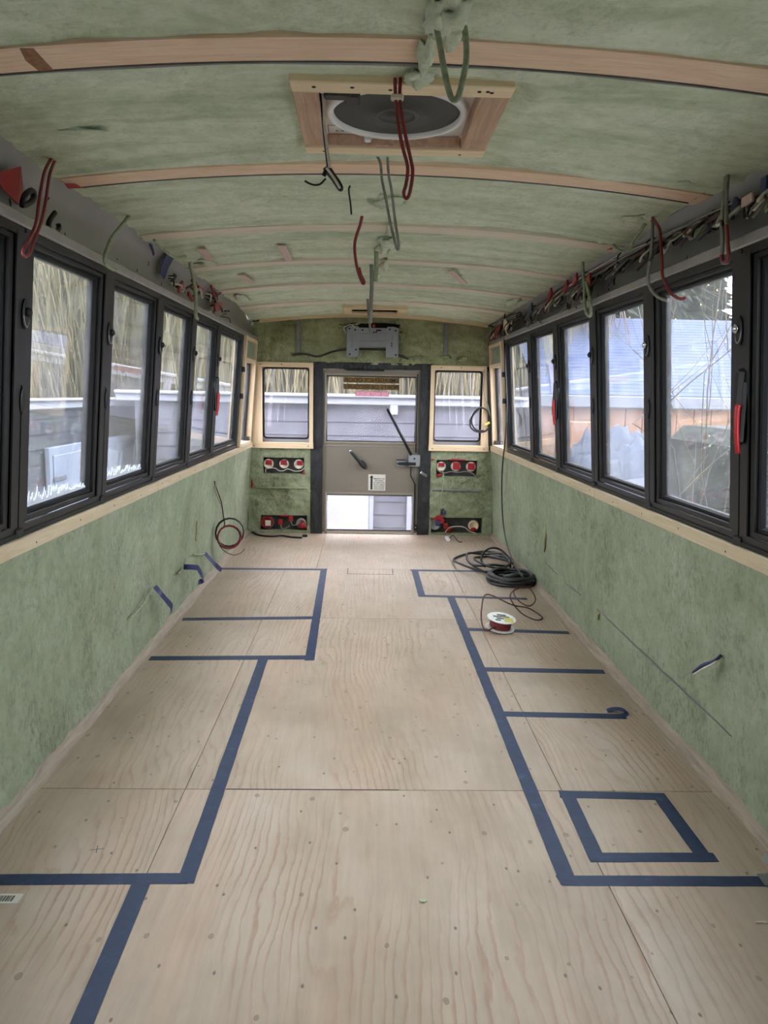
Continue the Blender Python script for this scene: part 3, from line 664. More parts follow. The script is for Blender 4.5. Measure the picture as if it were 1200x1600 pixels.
# rear window frames in pine
def rear_window(num, x0, x1, gx0, gx1, label, lean):
    root = empty('window_%d' % num, label, 'window', kind='structure')
    z0, z1 = 0.78, 1.540; gz0, gz1 = 0.868, 1.492
    def board_(name, poly, y0, y1, m, b_=0.003):
        mb = MB(); n = len(poly); vs = [(x, y0, z) for x, z in poly]+[(x, y1, z) for x, z in poly]
        mb.add(vs, [tuple(range(n)), tuple(range(2*n-1, n-1, -1))]+[(i, n+i, n+(i+1) % n, (i+1) % n) for i in range(n)]); return mb.build(name, m, root)
    y0, y1 = D-0.035, D+0.078
    lx0b, lx0t = x0, x0+(0.052 if lean < 0 else 0.0); rx1b, rx1t = x1, x1-(0.040 if lean > 0 else 0.0)
    board_('stile', [(lx0b, z0+0.05), (gx0, z0+0.05), (gx0, z1-0.04), (lx0t, z1-0.04)], y0, y1, 'pine_z')
    board_('stile', [(gx1, z0+0.05), (rx1b, z0+0.05), (rx1t, z1-0.04), (gx1, z1-0.04)], y0, y1, 'pine_z')
    board_('rail', [(lx0b-0.004, z0), (rx1b+0.004, z0), (rx1b+0.002, z0+0.05), (lx0b-0.002, z0+0.05)], y0-0.004, y1, 'pine_x')
    board_('rail', [(lx0t-0.002, z1-0.04), (rx1t+0.002, z1-0.04), (rx1t, z1), (lx0t, z1)], y0-0.002, y1, 'pine_x')
    # rounded rubber gasket and the white edge of the shell
    def rr(a0, a1, c0, c1, r_, n=6):
        pts = []
        for cx, cz, q in ((a1-r_, c1-r_, 0), (a0+r_, c1-r_, 1), (a0+r_, c0+r_, 2), (a1-r_, c0+r_, 3)):
            for i in range(n+1):
                t = math.pi/2*(q+i/n); pts.append((cx+r_*math.cos(t), cz+r_*math.sin(t)))
        return pts
    outp = [(gx1, z1-0.04), (gx0, z1-0.04), (gx0, z0+0.05), (gx1, z0+0.05)]
    inn = rr(gx0+0.010, gx1-0.010, gz0, gz1, 0.03); mb = MB()
    k = len(inn)//4; vs = []
    big = rr(gx0-0.002, gx1+0.002, z0+0.048, z1-0.038, 0.004)
    vs = [(x, D+0.055, z) for x, z in big]+[(x, D+0.055, z) for x, z in inn]+[(x, D+0.075, z) for x, z in inn]; n = len(inn)
    mb.add(vs, [(i, (i+1) % n, n+(i+1) % n, n+i) for i in range(n)]+[(n+i, n+(i+1) % n, 2*n+(i+1) % n, 2*n+i) for i in range(n)]); mb.build('shell_flange', 'trim_white', root)
    mb = MB(); mb.tube([(x, D+0.052, z) for x, z in inn], 0.008, 6, closed=True); mb.build('gasket', 'gasket', root, smooth=True)
    mb = MB(); mb.box(gx0+0.002, gx1-0.002, D+0.064, D+0.068, gz0-0.006, gz1+0.006); mb.build('pane', 'glass_rear', root)
    for x, z in ((lx0b+0.03, z0+0.02), (x1-0.04, z0+0.022), (x0+0.09, z1-0.02), ((x0+x1)/2, z1-0.018)):
        mb = MB(); mb.cyl((x, y0-0.0035, z), (0, -1, 0), 0.005, 0.002, 8); mb.build('screw_head', 'slot_black', root)
rear_window(15, -1.088, -0.533, -0.993, -0.567, 'rear window left of the emergency door in a pine frame', -1)
rear_window(16, 0.515, 1.052, 0.550, 0.992, 'rear window right of the emergency door in a pine frame', 1)

# ------------------------------------------------------------------ emergency door
DOOR = empty('door_1', 'grey rear emergency door with two glass panes and black lever', 'door', kind='structure')
yd = D+0.020
def dbox(name, x0, x1, z0, z1, y0, y1, m, parent=DOOR, b_=0.004):
    mb = MB(); mb.bbox(x0, x1, y0, y1, z0, z1, b_); return mb.build(name, m, parent)
PX0, PX1 = -0.416, 0.392
mb = MB()
mb.bbox(-0.452, PX0, yd, yd+0.05, 0.012, 1.490, 0.003); mb.bbox(PX1, 0.432, yd, yd+0.05, 0.012, 1.490, 0.003)
mb.bbox(PX0-0.001, PX1+0.001, yd, yd+0.05, 1.436, 1.490, 0.002); mb.bbox(PX0-0.001, PX1+0.001, yd, yd+0.05, 0.364, 0.846, 0.002); mb.bbox(PX0-0.001, PX1+0.001, yd, yd+0.05, 0.012, 0.026, 0.002)
PANEL = mb.build('door_panel', 'door_paint', DOOR)
for (x0, x1, z0, z1, nm) in ((PX0, PX1, 0.846, 1.436, 'upper'), (PX0+0.008, PX1-0.012, 0.026, 0.364, 'lower')):
    mb = MB(); t = 0.010
    for q in ((x0-0.020, x0, z0-0.020, z1+0.020), (x1, x1+0.020, z0-0.020, z1+0.020), (x0, x1, z1, z1+0.020), (x0, x1, z0-0.016, z0)):
        mb.bbox(q[0], q[1], yd-0.007, yd+0.01, q[2], q[3], 0.003)
    mb.build('pane_surround', 'door_edge', DOOR)
    mb = MB(); mb.tube([(x0+0.004, yd+0.012, z0+0.004), (x1-0.004, yd+0.012, z0+0.004), (x1-0.004, yd+0.012, z1-0.004), (x0+0.004, yd+0.012, z1-0.004)], 0.007, 6, closed=True); mb.build('gasket', 'gasket', DOOR)
    mb = MB(); mb.box(x0, x1, yd+0.022, yd+0.026, z0, z1); P = mb.build('pane', 'glass_rear', DOOR)
    if nm == 'upper': UP = P
dbox('ridge', -0.44, 0.42, 0.800, 0.812, yd-0.004, yd+0.004, 'door_edge')
dbox('hinge_strip', 0.398, 0.408, 0.02, 1.48, yd-0.006, yd+0.004, 'door_edge')

def text_mesh(body, width, height, bold=0.0):
    cu = bpy.data.curves.new('lettering', 'FONT'); cu.body = body; cu.size = 1.0; cu.align_x = 'LEFT'; cu.offset = bold; cu.resolution_u = 3
    o = bpy.data.objects.new('lettering', cu); C.objects.link(o)
    bpy.context.view_layer.update()
    me = o.to_mesh(); vs = [v.co.copy() for v in me.vertices]; fs = [list(p.vertices) for p in me.polygons]
    o.to_mesh_clear(); bpy.data.objects.remove(o); bpy.data.curves.remove(cu)
    x0, x1 = min(v.x for v in vs), max(v.x for v in vs); z0, z1 = min(v.y for v in vs), max(v.y for v in vs)
    return [((v.x-x0)/(x1-x0)*width, (v.y-z0)/(z1-z0)*height) for v in vs], fs
def decal(name, x0, x1, z0, z1, y, strip, ink, lines, mirror, parent, bold=0.012):
    mb = MB(); mb.box(x0, x1, y, y+0.0015, z0, z1, 0)
    for (txt, lx0, lx1, lz0, lz1) in lines:
        pts, fs = text_mesh(txt, lx1-lx0, lz1-lz0, bold)
        vs = [((lx1-p[0]) if mirror else (lx0+p[0]), y-0.0010, lz0+p[1]) for p in pts]
        mb.add(vs, fs, 1)
    return mb.build(name, [strip, ink], parent)
yg = yd+0.0185
decal('emergency_lettering', -0.266, 0.236, 1.376, 1.423, yg, 'decal_amber', 'decal_black', [('EMERGENCY DOOR', -0.258, 0.228, 1.381, 1.418)], True, UP)
decal('secours_lettering', -0.266, 0.236, 1.316, 1.363, yg, 'decal_amber', 'decal_black', [('PORTE DE SECOURS', -0.258, 0.228, 1.321, 1.358)], True, UP)
decal('block_lettering', -0.160, 0.146, 1.256, 1.301, yg, 'decal_pink', 'decal_pale', [('DO NOT BLOCK', -0.150, 0.136, 1.266, 1.291)], True, UP, 0.01)
mb = MB(); ys = yd-0.0015
stk = MB(); stk.box(-0.028, 0.128, ys, ys+0.0012, 0.404, 0.552, 0)
ar = [(-0.008, 0.412), (0.010, 0.412), (0.010, 0.520), (0.020, 0.520), (0.001, 0.545), (-0.018, 0.520), (-0.008, 0.520)]
stk.add([(x, ys-0.0008, z) for x, z in ar], [(0, 1, 2, 6), (3, 4, 5), (2, 3, 5, 6)], 1)
for i, (t, a, b_) in enumerate((('EMERGENCY USE', 0.022, 0.120), ('LIFT HANDLE', 0.032, 0.110), ('TO OPEN DOOR', 0.022, 0.122), ('EN CAS D URGENCE', 0.022, 0.122), ('LEVEZ LA POIGNEE', 0.024, 0.118), ('POUR OUVRIR', 0.022, 0.120))):
    z = 0.506-i*0.0185; pts, fs = text_mesh(t, b_-a, 0.0115, 0.02); stk.add([(a+p[0], ys-0.0008, z+p[1]) for p in pts], fs, 1)
stk.build('instruction_sticker', ['paper_white', 'ink'], DOOR)
# opening lever, latch box, rods
lv = MB(); lv.tube([(0.130, D-0.045, 1.148), (0.357, D-0.035, 0.738)], 0.013, 8); lv.build('lever_bar', 'black_plastic', DOOR, smooth=True)
bxl = dbox('latch_box', 0.334, 0.438, 0.632, 0.738, D-0.032, D+0.02, 'plate_grey', DOOR, 0.005)
dbox('latch_slide', 0.24, 0.40, 0.645, 0.672, D-0.042, D-0.030, 'black_plastic', bxl)
MB().cyl((0.385, D-0.034, 0.706), (0, -1, 0), 0.009, 0.006, 10).build('latch_pin', 'ink', bxl)
for x in (0.372, 0.388): MB().cyl((x, D-0.042, 0.660), (0, -1, 0), 0.004, 0.004, 8).build('latch_screw', 'chrome', bxl)
mb = MB(); mb.bbox(0.226, 0.312, D+0.006, D+0.02, 0.626, 0.694, 0.003); kp = mb.build('keeper_plate', 'plate_grey', DOOR)
dbox('keeper_bar', 0.226, 0.31, 0.652, 0.662, D+0.0, D+0.008, 'black_plastic', kp, 0.002); dbox('keeper_bar', 0.226, 0.31, 0.684, 0.694, D+0.0, D+0.008, 'black_plastic', kp, 0.002)
rd = MB(); rd.tube([(0.357, D-0.012, 0.64), (0.357, D-0.012, 0.55), (0.398, D-0.012, 0.47), (0.400, D-0.012, 0.06)], 0.0075, 8); rd.build('lock_rod', 'black_plastic', DOOR, smooth=False)
dbox('rod_guide', 0.396, 0.424, 0.04, 0.095, D-0.026, D+0.02, 'black_plastic')
MB().cyl((0.41, D-0.028, 0.075), (0, -1, 0), 0.006, 0.004, 8).build('guide_bolt', 'chrome', DOOR)
MB().tube([(0.398, D-0.012, 0.76), (0.398, D-0.012, 1.46)], 0.006, 6).build('upper_rod', 'black_plastic', DOOR)
# grab handle
hd = MB(); hp = [(-0.192, D-0.02, 0.760), (-0.175, D-0.045, 0.742), (-0.12, D-0.05, 0.682), (-0.072, D-0.045, 0.628), (-0.06, D+0.01, 0.615)]
hd.tube(smooth_path(hp, 5), 0.016, 8, taper=lambda t: 0.75+0.45*t); G = hd.build('grab_handle', 'black_plastic', DOOR, smooth=True)
MB().bbox(-0.115, -0.055, D-0.028, D+0.02, 0.622, 0.672, 0.008, mat=Matrix.Translation((-0.085, 0, 0.647)) @ Matrix.Rotation(0.82, 4, 'Y') @ Matrix.Translation((0.085, 0, -0.647))).build('handle_base', 'black_plastic', G)
MB().blob((-0.194, D-0.024, 0.764), (0.014, 0.012, 0.009), 2, 0.05, 2).build('handle_tip', 'chrome', G, smooth=True)
for (x, z) in ((-0.20, 0.62), (-0.18, 0.44)):
    MB().box(x, x+0.003, yd-0.0006, yd+0.001, z, z+0.06).build('scratch', 'hinge_grey', DOOR)

# bracket plate over the door
yp = D-0.075
BP = empty('mounting_bracket', 'grey metal mounting plate with notched bottom above the emergency door', 'bracket')
poly = [(-0.236, 1.600), (-0.132, 1.600), (-0.132, 1.684), (0.110, 1.687), (0.110, 1.600), (0.215, 1.600), (0.215, 1.850), (0.180, 1.862), (0.120, 1.862), (0.112, 1.850), (-0.130, 1.850), (-0.140, 1.862), (-0.215, 1.862), (-0.236, 1.845)]
XZ = Matrix(((1, 0, 0, 0), (0, 0, 1, yp), (0, 1, 0, 0), (0, 0, 0, 1)))
MB().prism(poly, 0.008, XZ).build('plate', 'plate_grey', BP)
def lip(a, b_, r_=0.007): MB().tube([(a[0], yp-0.004, a[1]), (b_[0], yp-0.004, b_[1])], r_, 6).build('folded_edge', 'plate_grey', BP)
for a, b_ in (((-0.236, 1.600), (-0.236, 1.845)), ((0.215, 1.600), (0.215, 1.850)), ((-0.132, 1.684), (0.110, 1.687)), ((-0.132, 1.600), (-0.132, 1.684)), ((0.110, 1.600), (0.110, 1.687)), ((-0.13, 1.80), (0.11, 1.802)), ((-0.19, 1.68), (-0.19, 1.79)), ((0.165, 1.68), (0.165, 1.79)), ((-0.12, 1.735), (0.10, 1.737))): lip(a, b_, 0.004)
for x, z in ((-0.215, 1.84), (-0.10, 1.83), (0.19, 1.83), (0.14, 1.84), (0.16, 1.70), (0.195, 1.62), (-0.21, 1.62), (-0.155, 1.66), (0.16, 1.72), (0.0, 1.81), (-0.165, 1.83), (0.02, 1.815)):
    MB().cyl((x, yp-0.001, z), (0, -1, 0), 0.008, 0.0015, 10).build('hole', 'slot_black', BP)
MB().box(0.02, 0.065, yp-0.002, yp, 1.824, 1.836).build('slot', 'slot_black', BP)
MB().bbox(-0.14, 0.12, yp+0.008, D-0.005, 1.78, 1.84, 0.004).build('back_box', 'recess_dark', BP)
MB().blob((-0.002, yp-0.012, 1.866), (0.014, 0.012, 0.014), 1, 0.1, 2).build('red_terminal', 'red_plastic', BP, smooth=True)
wire('header_cable', 'black cable sagging behind the grey bracket across the rear foam', [(-0.72, D-0.03, 1.604), (-0.60, D-0.04, 1.615), (-0.49, D-0.04, 1.596), (-0.36, D-0.045, 1.640), (-0.22, D-0.05, 1.664), (0.0, D-0.05, 1.666), (0.13, D-0.05, 1.664), (0.22, D-0.045, 1.625), (0.31, D-0.03, 1.588)], 0.009, 'conduit_black', 'cable')
wire('bracket_wires', 'pale stub wires sprouting at the left end of the grey bracket', [(-0.245, D-0.05, 1.80), (-0.265, D-0.08, 1.845), (-0.235, D-0.09, 1.862), (-0.20, D-0.09, 1.872), (-0.165, D-0.085, 1.850)], 0.005, 'wire_white')

# tail lamp buckets
def lamp(x, z, r_, label, body, flag=None, fl=(0, 0, 0.03, 0.02), group='lamp buckets in the upper rear recesses'):
    root = empty('lamp_socket', label, 'lamp socket', group)
    mb = MB(); mb.lathe((x, D+0.07, z), (0, -1, 0), [(r_*0.85, 0.0), (r_*0.95, 0.03), (r_, 0.05), (r_*0.98, 0.058), (r_*0.80, 0.064), (r_*0.72, 0.052), (r_*0.02, 0.050)], 24); mb.build('bucket', body, root, smooth=True)
    mb = MB(); pts = [(x+r_*1.04*math.cos(q*math.pi/12), D+0.036, z+r_*1.04*math.sin(q*math.pi/12)) for q in range(24)]; mb.tube(pts, 0.004, 6, closed=True); mb.build('rim_ring', 'steel_rib', root, smooth=True)
    if flag:
        dx, dz, a, b_ = fl; mb = MB(); mb.bbox(x+dx-a, x+dx+a, D-0.001, D+0.010, z+dz-b_, z+dz+b_, 0.003); mb.build('tape_patch', flag, root)
    return root
G1 = 'lamp buckets in the upper rear recesses'; G2 = 'lamp buckets low on the rear wall'
lamp(-0.937, 0.633, 0.044, 'red taped lamp bucket furthest left of the upper left trio', 'lamp_white', 'red_tape', (0.004, 0.016, 0.026, 0.020), G1)
lamp(-0.797, 0.633, 0.041, 'red taped lamp bucket in the middle of the upper left trio', 'lamp_white', 'red_tape', (-0.002, 0.016, 0.027, 0.021), G1)
lamp(-0.662, 0.633, 0.043, 'red taped lamp bucket of the upper left trio next to the door', 'lamp_white', 'red_tape', (0.010, 0.014, 0.025, 0.021), G1)
lamp(0.634, 0.634, 0.042, 'red topped lamp bucket of the upper right trio next to the door', 'lamp_white', 'red_tape', (0.002, 0.018, 0.026, 0.017), G1)
lamp(0.769, 0.636, 0.042, 'fully red taped lamp bucket in the middle of the upper right trio', 'lamp_white', 'red_tape', (0.006, 0.004, 0.031, 0.033), G1)
lamp(0.909, 0.636, 0.043, 'square red taped lamp bucket furthest right of the upper right trio', 'lamp_white', 'red_tape', (0.0, 0.004, 0.032, 0.031), G1)
lamp(-0.955, 0.095, 0.058, 'red smeared lamp bucket low in the left rear corner', 'red_paint', 'lamp_white', (0.012, -0.006, 0.026, 0.026), G2)
lamp(-0.640, 0.088, 0.045, 'grey lamp bucket with red tab low beside the left door post', 'lamp_grey', 'red_tape', (-0.010, -0.022, 0.020, 0.014), G2)
lamp(0.594, 0.095, 0.050, 'pale grey lamp bucket low beside the right door post under red connectors', 'lamp_grey', None, group=G2)
lamp(0.953, 0.090, 0.048, 'cream lamp bucket low in the right rear corner', 'lamp_cream', 'bark_dark', (-0.004, -0.034, 0.016, 0.009), G2)
# lamp wiring
wire('lamp_wire', 'thin white wire looped under the left trio of red lamp buckets', [(-0.96, D-0.004, 0.555), (-0.955, D-0.004, 0.590), (-0.88, D+0.0, 0.596), (-0.84, D-0.004, 0.574), (-0.80, D-0.004, 0.574), (-0.76, D-0.002, 0.590), (-0.70, D-0.004, 0.572), (-0.64, D-0.004, 0.577), (-0.615, D-0.002, 0.60)], 0.0035, 'wire_white')
wire('lamp_wire', 'thin pale wire looped under the right trio of red lamp buckets', [(0.60, D-0.004, 0.60), (0.66, D-0.006, 0.578), (0.72, D-0.006, 0.590), (0.79, D-0.006, 0.586), (0.86, D-0.006, 0.594), (0.925, D-0.012, 0.575), (0.955, D-0.016, 0.545)], 0.0035, 'wire_grey')
wire('lamp_wire', 'tan wire dropping from the right lamp trio to the red connectors', [(0.645, D-0.02, 0.60), (0.655, D-0.028, 0.55), (0.650, D-0.026, 0.45), (0.640, D-0.03, 0.36), (0.628, D-0.03, 0.25), (0.632, D-0.028, 0.19)], 0.004, 'wire_foamed')
cn = empty('connector_cluster', 'red and blue wire connectors above the low lamp right of the door', 'connectors')
for (x, z, a, b_, m) in ((0.630, 0.165, 0.030, 0.024, 'red_tape'), (0.652, 0.135, 0.024, 0.022, 'red_tape'), (0.668, 0.215, 0.020, 0.018, 'wire_blue'), (0.618, 0.115, 0.024, 0.024, 'wire_blue'), (0.69, 0.09, 0.02, 0.026, 'red_paint'), (0.60, 0.16, 0.02, 0.014, 'red_paint')):
    MB().bbox(x-a, x+a, D-0.045, D-0.015, z-b_, z+b_, 0.008).build('connector', m, cn)
wire('connector_lead', None, [(0.632, D-0.03, 0.18), (0.655, D-0.035, 0.25), (0.668, D-0.03, 0.22)], 0.004, 'wire_brown', parent=cn)
for i, lb in enumerate(('red plug hanging low between the two left corner lamps', 'small red plug just right of the lower left corner lamp')):
    x, z = ((-0.735, 0.135), (-0.83, 0.10))[i]; rt_ = empty('red_plug', lb, 'connector')
    MB().bbox(x-0.020, x+0.020, D-0.012, D+0.02, z-0.026, z+0.026, 0.007).build('shell', 'red_paint', rt_)
    wire('lead', None, [(x, D-0.004, z-0.02), (x+0.02, D-0.008, z-0.06), (x+0.06, D-0.004, z-0.05), (x+0.085, D+0.0, z-0.03)], 0.004, 'wire_grey', parent=rt_)
wire('corner_cable', 'white wire arched over the dark recess between right low lamps', [(0.69, D-0.01, 0.03), (0.72, D-0.012, 0.07), (0.78, D-0.012, 0.085), (0.86, D-0.012, 0.08), (0.91, D-0.012, 0.045), (0.98, D-0.02, 0.02)], 0.004, 'wire_white')
wire('floor_cable', 'black flat cable with plug lying along the left rear wall base', [(-1.107,7.024,0.008),(-1.000,6.803,0.008),(-0.879,6.749,0.008),(-0.798,6.787,0.008),(-0.707,6.731,0.008),(-0.609,6.708,0.008)], 0.008, 'wire_black', 'cable')
MB().bbox(*(lambda p: (p[0]-0.02, p[0]+0.025, p[1]-0.014, p[1]+0.014, 0.0, 0.022))([(-0.592,6.783,0.000)][0]), 0.005).build('plug_head', 'black_plastic', bpy.data.objects['floor_cable'])
cn2 = empty('floor_connector', 'small white plug with black pigtails on the floor by the rear wall', 'connector')
pf = [(0.693,6.755,0.000),(0.750,6.853,0.000),(0.771,6.640,0.000),(0.802,6.613,0.000)]
MB().bbox(pf[0][0]-0.022, pf[0][0]+0.010, pf[0][1]-0.10, pf[0][1]+0.06, 0.0, 0.02, 0.004).build('plug', 'white_plastic', cn2)
wire('pigtail', None, [(p[0], p[1], 0.006+0.012*(i == 1)) for i, p in enumerate(pf)], 0.004, 'wire_black', parent=cn2)
wire('pigtail', None, [(p[0]+0.01, p[1]+0.06*i, 0.005) for i, p in enumerate(pf)], 0.0035, 'wire_white', parent=cn2)
dm = MB(); dm.bbox(-0.035, 0.035, -0.006, 0.006, -0.011, 0.011, 0.002, mat=Matrix.Translation((0.475, D-0.035, 0.565)) @ Matrix.Rotation(0.55, 4, 'Y'))
tag(dm.build('metal_clip', 'chrome'), 'bare metal clip tilted on the right black door post', 'clip')

# ------------------------------------------------------------------ roof vent and hatch
VENT = empty('roof_vent', 'round dark roof fan in white housing inside a timber frame', 'roof vent')
zt = 1.974
def vb(name, x0, x1, y0, y1, z0, z1, m, b_=0.003):
    mb = MB(); mb.bbox(x0, x1, y0, y1, z0, z1, b_); return mb.build(name, m, VENT)
vb('frame_board', -0.256, 0.272, 1.908, 1.972, 1.983, 2.02, 'vent_pine')
vb('frame_board', -0.256, 0.272, 2.372, 2.425, 1.978, 2.02, 'vent_pine')
vb('frame_board', -0.256, -0.192, 1.972, 2.372, 1.985, 2.02, 'vent_side_wood'); vb('frame_board', 0.198, 0.272, 1.972, 2.372, 1.985, 2.02, 'vent_side_wood')
vb('shaft_side', -0.208, -0.194, 1.975, 2.37, 2.021, 2.09, 'vent_side_wood'); vb('shaft_side', 0.200, 0.214, 1.975, 2.37, 2.021, 2.09, 'vent_side_wood')
vb('shaft_side', -0.206, 0.212, 1.955, 1.970, 2.021, 2.09, 'vent_side_wood'); vb('shaft_side', -0.206, 0.212, 2.374, 2.388, 2.021, 2.09, 'vent_side_wood')
vb('back_liner', -0.191, 0.197, 2.366, 2.3715, 1.986, 2.0175, 'vent_side_wood')
cxv, cyv = 0.004, 2.172
vb('housing', -0.1935, 0.1995, 1.9705, 2.3735, 2.018, 2.085, 'white_plastic')
mb = MB(); mb.lathe((cxv, cyv, 2.020), (0, 0, -1), [(0.192, 0.0), (0.190, 0.014), (0.182, 0.020), (0.170, 0.018), (0.167, 0.008), (0.167, 0.0)], 64); mb.build('fan_ring', 'white_plastic', VENT, smooth=True)
mb = MB(); mb.lathe((cxv, cyv, 2.0175), (0, 0, -1), [(0.168, 0.006), (0.12, 0.009), (0.062, 0.010), (0.060, 0.013), (0.052, 0.014), (0.028, 0.012), (0.026, 0.016), (0.0005, 0.016)], 64); mb.build('fan_screen', 'fan_screen', VENT, smooth=True)
mb = MB(); mb.lathe((cxv, cyv, 2.0040), (0, 0, -1), [(0.058, 0.0), (0.056, 0.003), (0.050, 0.003), (0.048, 0.0)], 40); mb.build('hub_ring', 'fan_hub', VENT, smooth=True)
mt = MB(); mt.bbox(-0.180, -0.112, 1.985, 2.025, 1.985, 2.02, 0.005); mt.bbox(-0.132, -0.092, 1.99, 2.055, 1.984, 2.008, 0.005); mt.build('motor_arm', 'black_plastic', VENT)
vb('arm_mount', -0.19, -0.135, 1.974, 1.996, 1.99, 2.02, 'white_plastic'); vb('cover_screw', -0.082, -0.062, 2.335, 2.352, 1.990, 2.016, 'white_plastic')
lab = MB(); 
for t, x0, x1 in (('0', -0.165, -0.140), ('2', -0.135, -0.118), ('0', -0.110, -0.088)):
    pts, fs = text_mesh(t, x1-x0, 0.018, 0.0); lab.add([(x0+p[0], 2.336+p[1]*0.9, 2.0176) for p in pts], [f[::-1] for f in fs])
lab.box(-0.186, -0.184, 2.30, 2.36, 2.0172, 2.0182); lab.box(-0.186, -0.15, 2.300, 2.302, 2.0172, 2.0182)
lab.build('moulded_mark', 'hinge_grey', VENT)
for x, y in ((-0.20, 1.935), (-0.11, 1.932), (0.19, 1.935), (0.22, 1.94), (0.21, 1.934), (-0.02, 1.94)):
    MB().cyl((x, y, 1.984), (0, 0, -1), 0.005, 0.0022, 8).build('knot', 'bark_dark', VENT)
for x, y in ((-0.2, 2.40), (0.2, 2.40), (0.05, 2.395)):
    MB().cyl((x, y, 1.979), (0, 0, -1), 0.004, 0.0022, 8).build('knot', 'bark_dark', VENT)

HAT = empty('roof_hatch', 'low timber rimmed roof opening at the far rear of the ceiling', 'roof hatch')
zr = 1.972
for q in ((-0.258, 0.262, 6.34, 6.40), (-0.258, 0.262, 6.74, 6.80), (-0.258, -0.19, 6.40, 6.74), (0.19, 0.262, 6.40, 6.74)):
    mb = MB(); mb.bbox(q[0], q[1], q[2], q[3], zr-0.022, zr+0.02, 0.003); mb.build('frame_board', 'pine_x', HAT)
for q in ((-0.20, 0.20, 6.74, 6.752), (-0.20, 0.20, 6.388, 6.40), (-0.202, -0.19, 6.38, 6.76), (0.19, 0.202, 6.38, 6.76)):
    mb = MB(); mb.box(q[0], q[1], q[2], q[3], zr, zr+0.10); mb.build('shaft_side', 'white_plastic', HAT)
MB().bbox(-0.21, 0.21, 6.37, 6.77, zr+0.09, zr+0.11, 0.004).build('hatch_lid', 'fan_screen', HAT)

# ------------------------------------------------------------------ blue layout tape on the floor
TG = 'blue layout tape strips on the plywood'
def tape(name, label, a, b_, w=0.045, z=0.0009, jag=0.0015, group=TG):
    a, b_ = Vector((a[0], a[1], 0)), Vector((b_[0], b_[1], 0)); d = (b_-a); Ln = d.length; d.normalize(); n = Vector((-d.y, d.x, 0)); k = max(4, int(Ln/0.04)); mb = MB(); vs = []
    for i in range(k+1):
        p = a+d*(Ln*i/k); sd = hash_seed(label)
        e1 = jag*noise.noise(Vector((i*0.7, sd, 0))); e2 = jag*noise.noise(Vector((i*0.7, sd, 5)))
        if i in (0, k): e1 += 0.0
        for (o, zz) in ((w/2+e1, z), (-w/2+e2, z), (-w/2+e2, z-0.0006), (w/2+e1, z-0.0006)): vs.append(tuple(p+n*o+Vector((0, 0, zz))+ (d*(rnd.uniform(-0.006, 0.006)) if i in (0, k) else Vector())))
    fs = [(i*4+j, i*4+(j+1) % 4, (i+1)*4+(j+1) % 4, (i+1)*4+j) for i in range(k) for j in range(4)]+[(0, 1, 2, 3), (k*4+3, k*4+2, k*4+1, k*4)]
    mb.add(vs, fs); o = mb.build(name, 'blue_tape'); tag(o, label, 'tape', group); return o
def hash_seed(t): return (sum(ord(c)*(i+1) for i, c in enumerate(t)) % 977)*0.37
T1, T2 = 0.0009, 0.0017
tape('floor_tape', 'thin blue tape line across the left floor nearest the red wire coil', (-1.09, 5.485), (-0.33, 5.500), 0.05, T1)
tape('floor_tape', 'lengthwise blue tape on the left joining the two farthest crosswise lines', (-0.352, 5.52), (-0.318, 3.555), 0.046, T2)
tape('floor_tape', 'middle blue crosswise tape of the far left taped rectangle', (-1.08, 4.215), (-0.356, 4.272), 0.055, T1)
tape('floor_tape', 'blue crosswise tape closing the near side of the far left rectangle', (-1.08, 3.566), (-0.300, 3.602), 0.058, T1)
tape('floor_tape', 'long lengthwise blue tape down the left half of the floor', (-0.542, 3.575), (-0.520, 1.850), 0.046, T2)
tape('floor_tape', 'blue crosswise tape at bottom left reaching the left picture edge', (-1.085, 1.862), (-0.515, 1.870), 0.046, T1)
tape('floor_tape', 'diagonal-looking blue tape leaving the bottom edge of the picture at left', (-0.634, 1.855), (-0.618, 1.10), 0.048, T2)
tape('floor_tape', 'far right blue crosswise tape running under the black cable coil', (0.284, 5.512), (0.975, 5.512), 0.05, T1)
tape('floor_tape', 'short lengthwise blue tape at the far right corner of the layout', (0.314, 5.53), (0.314, 4.77), 0.046, T2)
tape('floor_tape', 'blue crosswise tape ending under the red-brown wire loops', (0.293, 4.790), (0.985, 4.745), 0.05, T1)
tape('floor_tape', 'longest lengthwise blue tape down the right half of the floor', (0.498, 4.79), (0.490, 1.845), 0.048, T2)
tape('floor_tape', 'blue crosswise tape running behind the white wire spool', (0.50, 4.085), (1.066, 4.040), 0.052, T1)
tape('floor_tape', 'blue crosswise tape between the wire spool and the curled tape end', (0.505, 3.458), (1.080, 3.440), 0.055, T1)
tape('floor_tape', 'blue crosswise tape with a curled grey end on the right floor', (0.500, 2.946), (1.002, 2.930), 0.050, T1)
tape('floor_tape', 'nearest right blue crosswise tape ending at the grey curl by the wall', (0.468, 1.864), (1.026, 1.862), 0.044, T1)
tape('floor_tape', 'far side of the small blue tape square', (0.583, 2.313), (0.925, 2.300), 0.044, T1)
tape('floor_tape', 'left side of the small blue tape square', (0.607, 2.33), (0.598, 1.950), 0.046, T2)
tape('floor_tape', 'near side of the small blue tape square', (0.580, 1.968), (0.935, 1.970), 0.044, T1)
tape('floor_tape', 'right side of the small blue tape square', (0.905, 2.318), (0.905, 1.950), 0.046, T2)
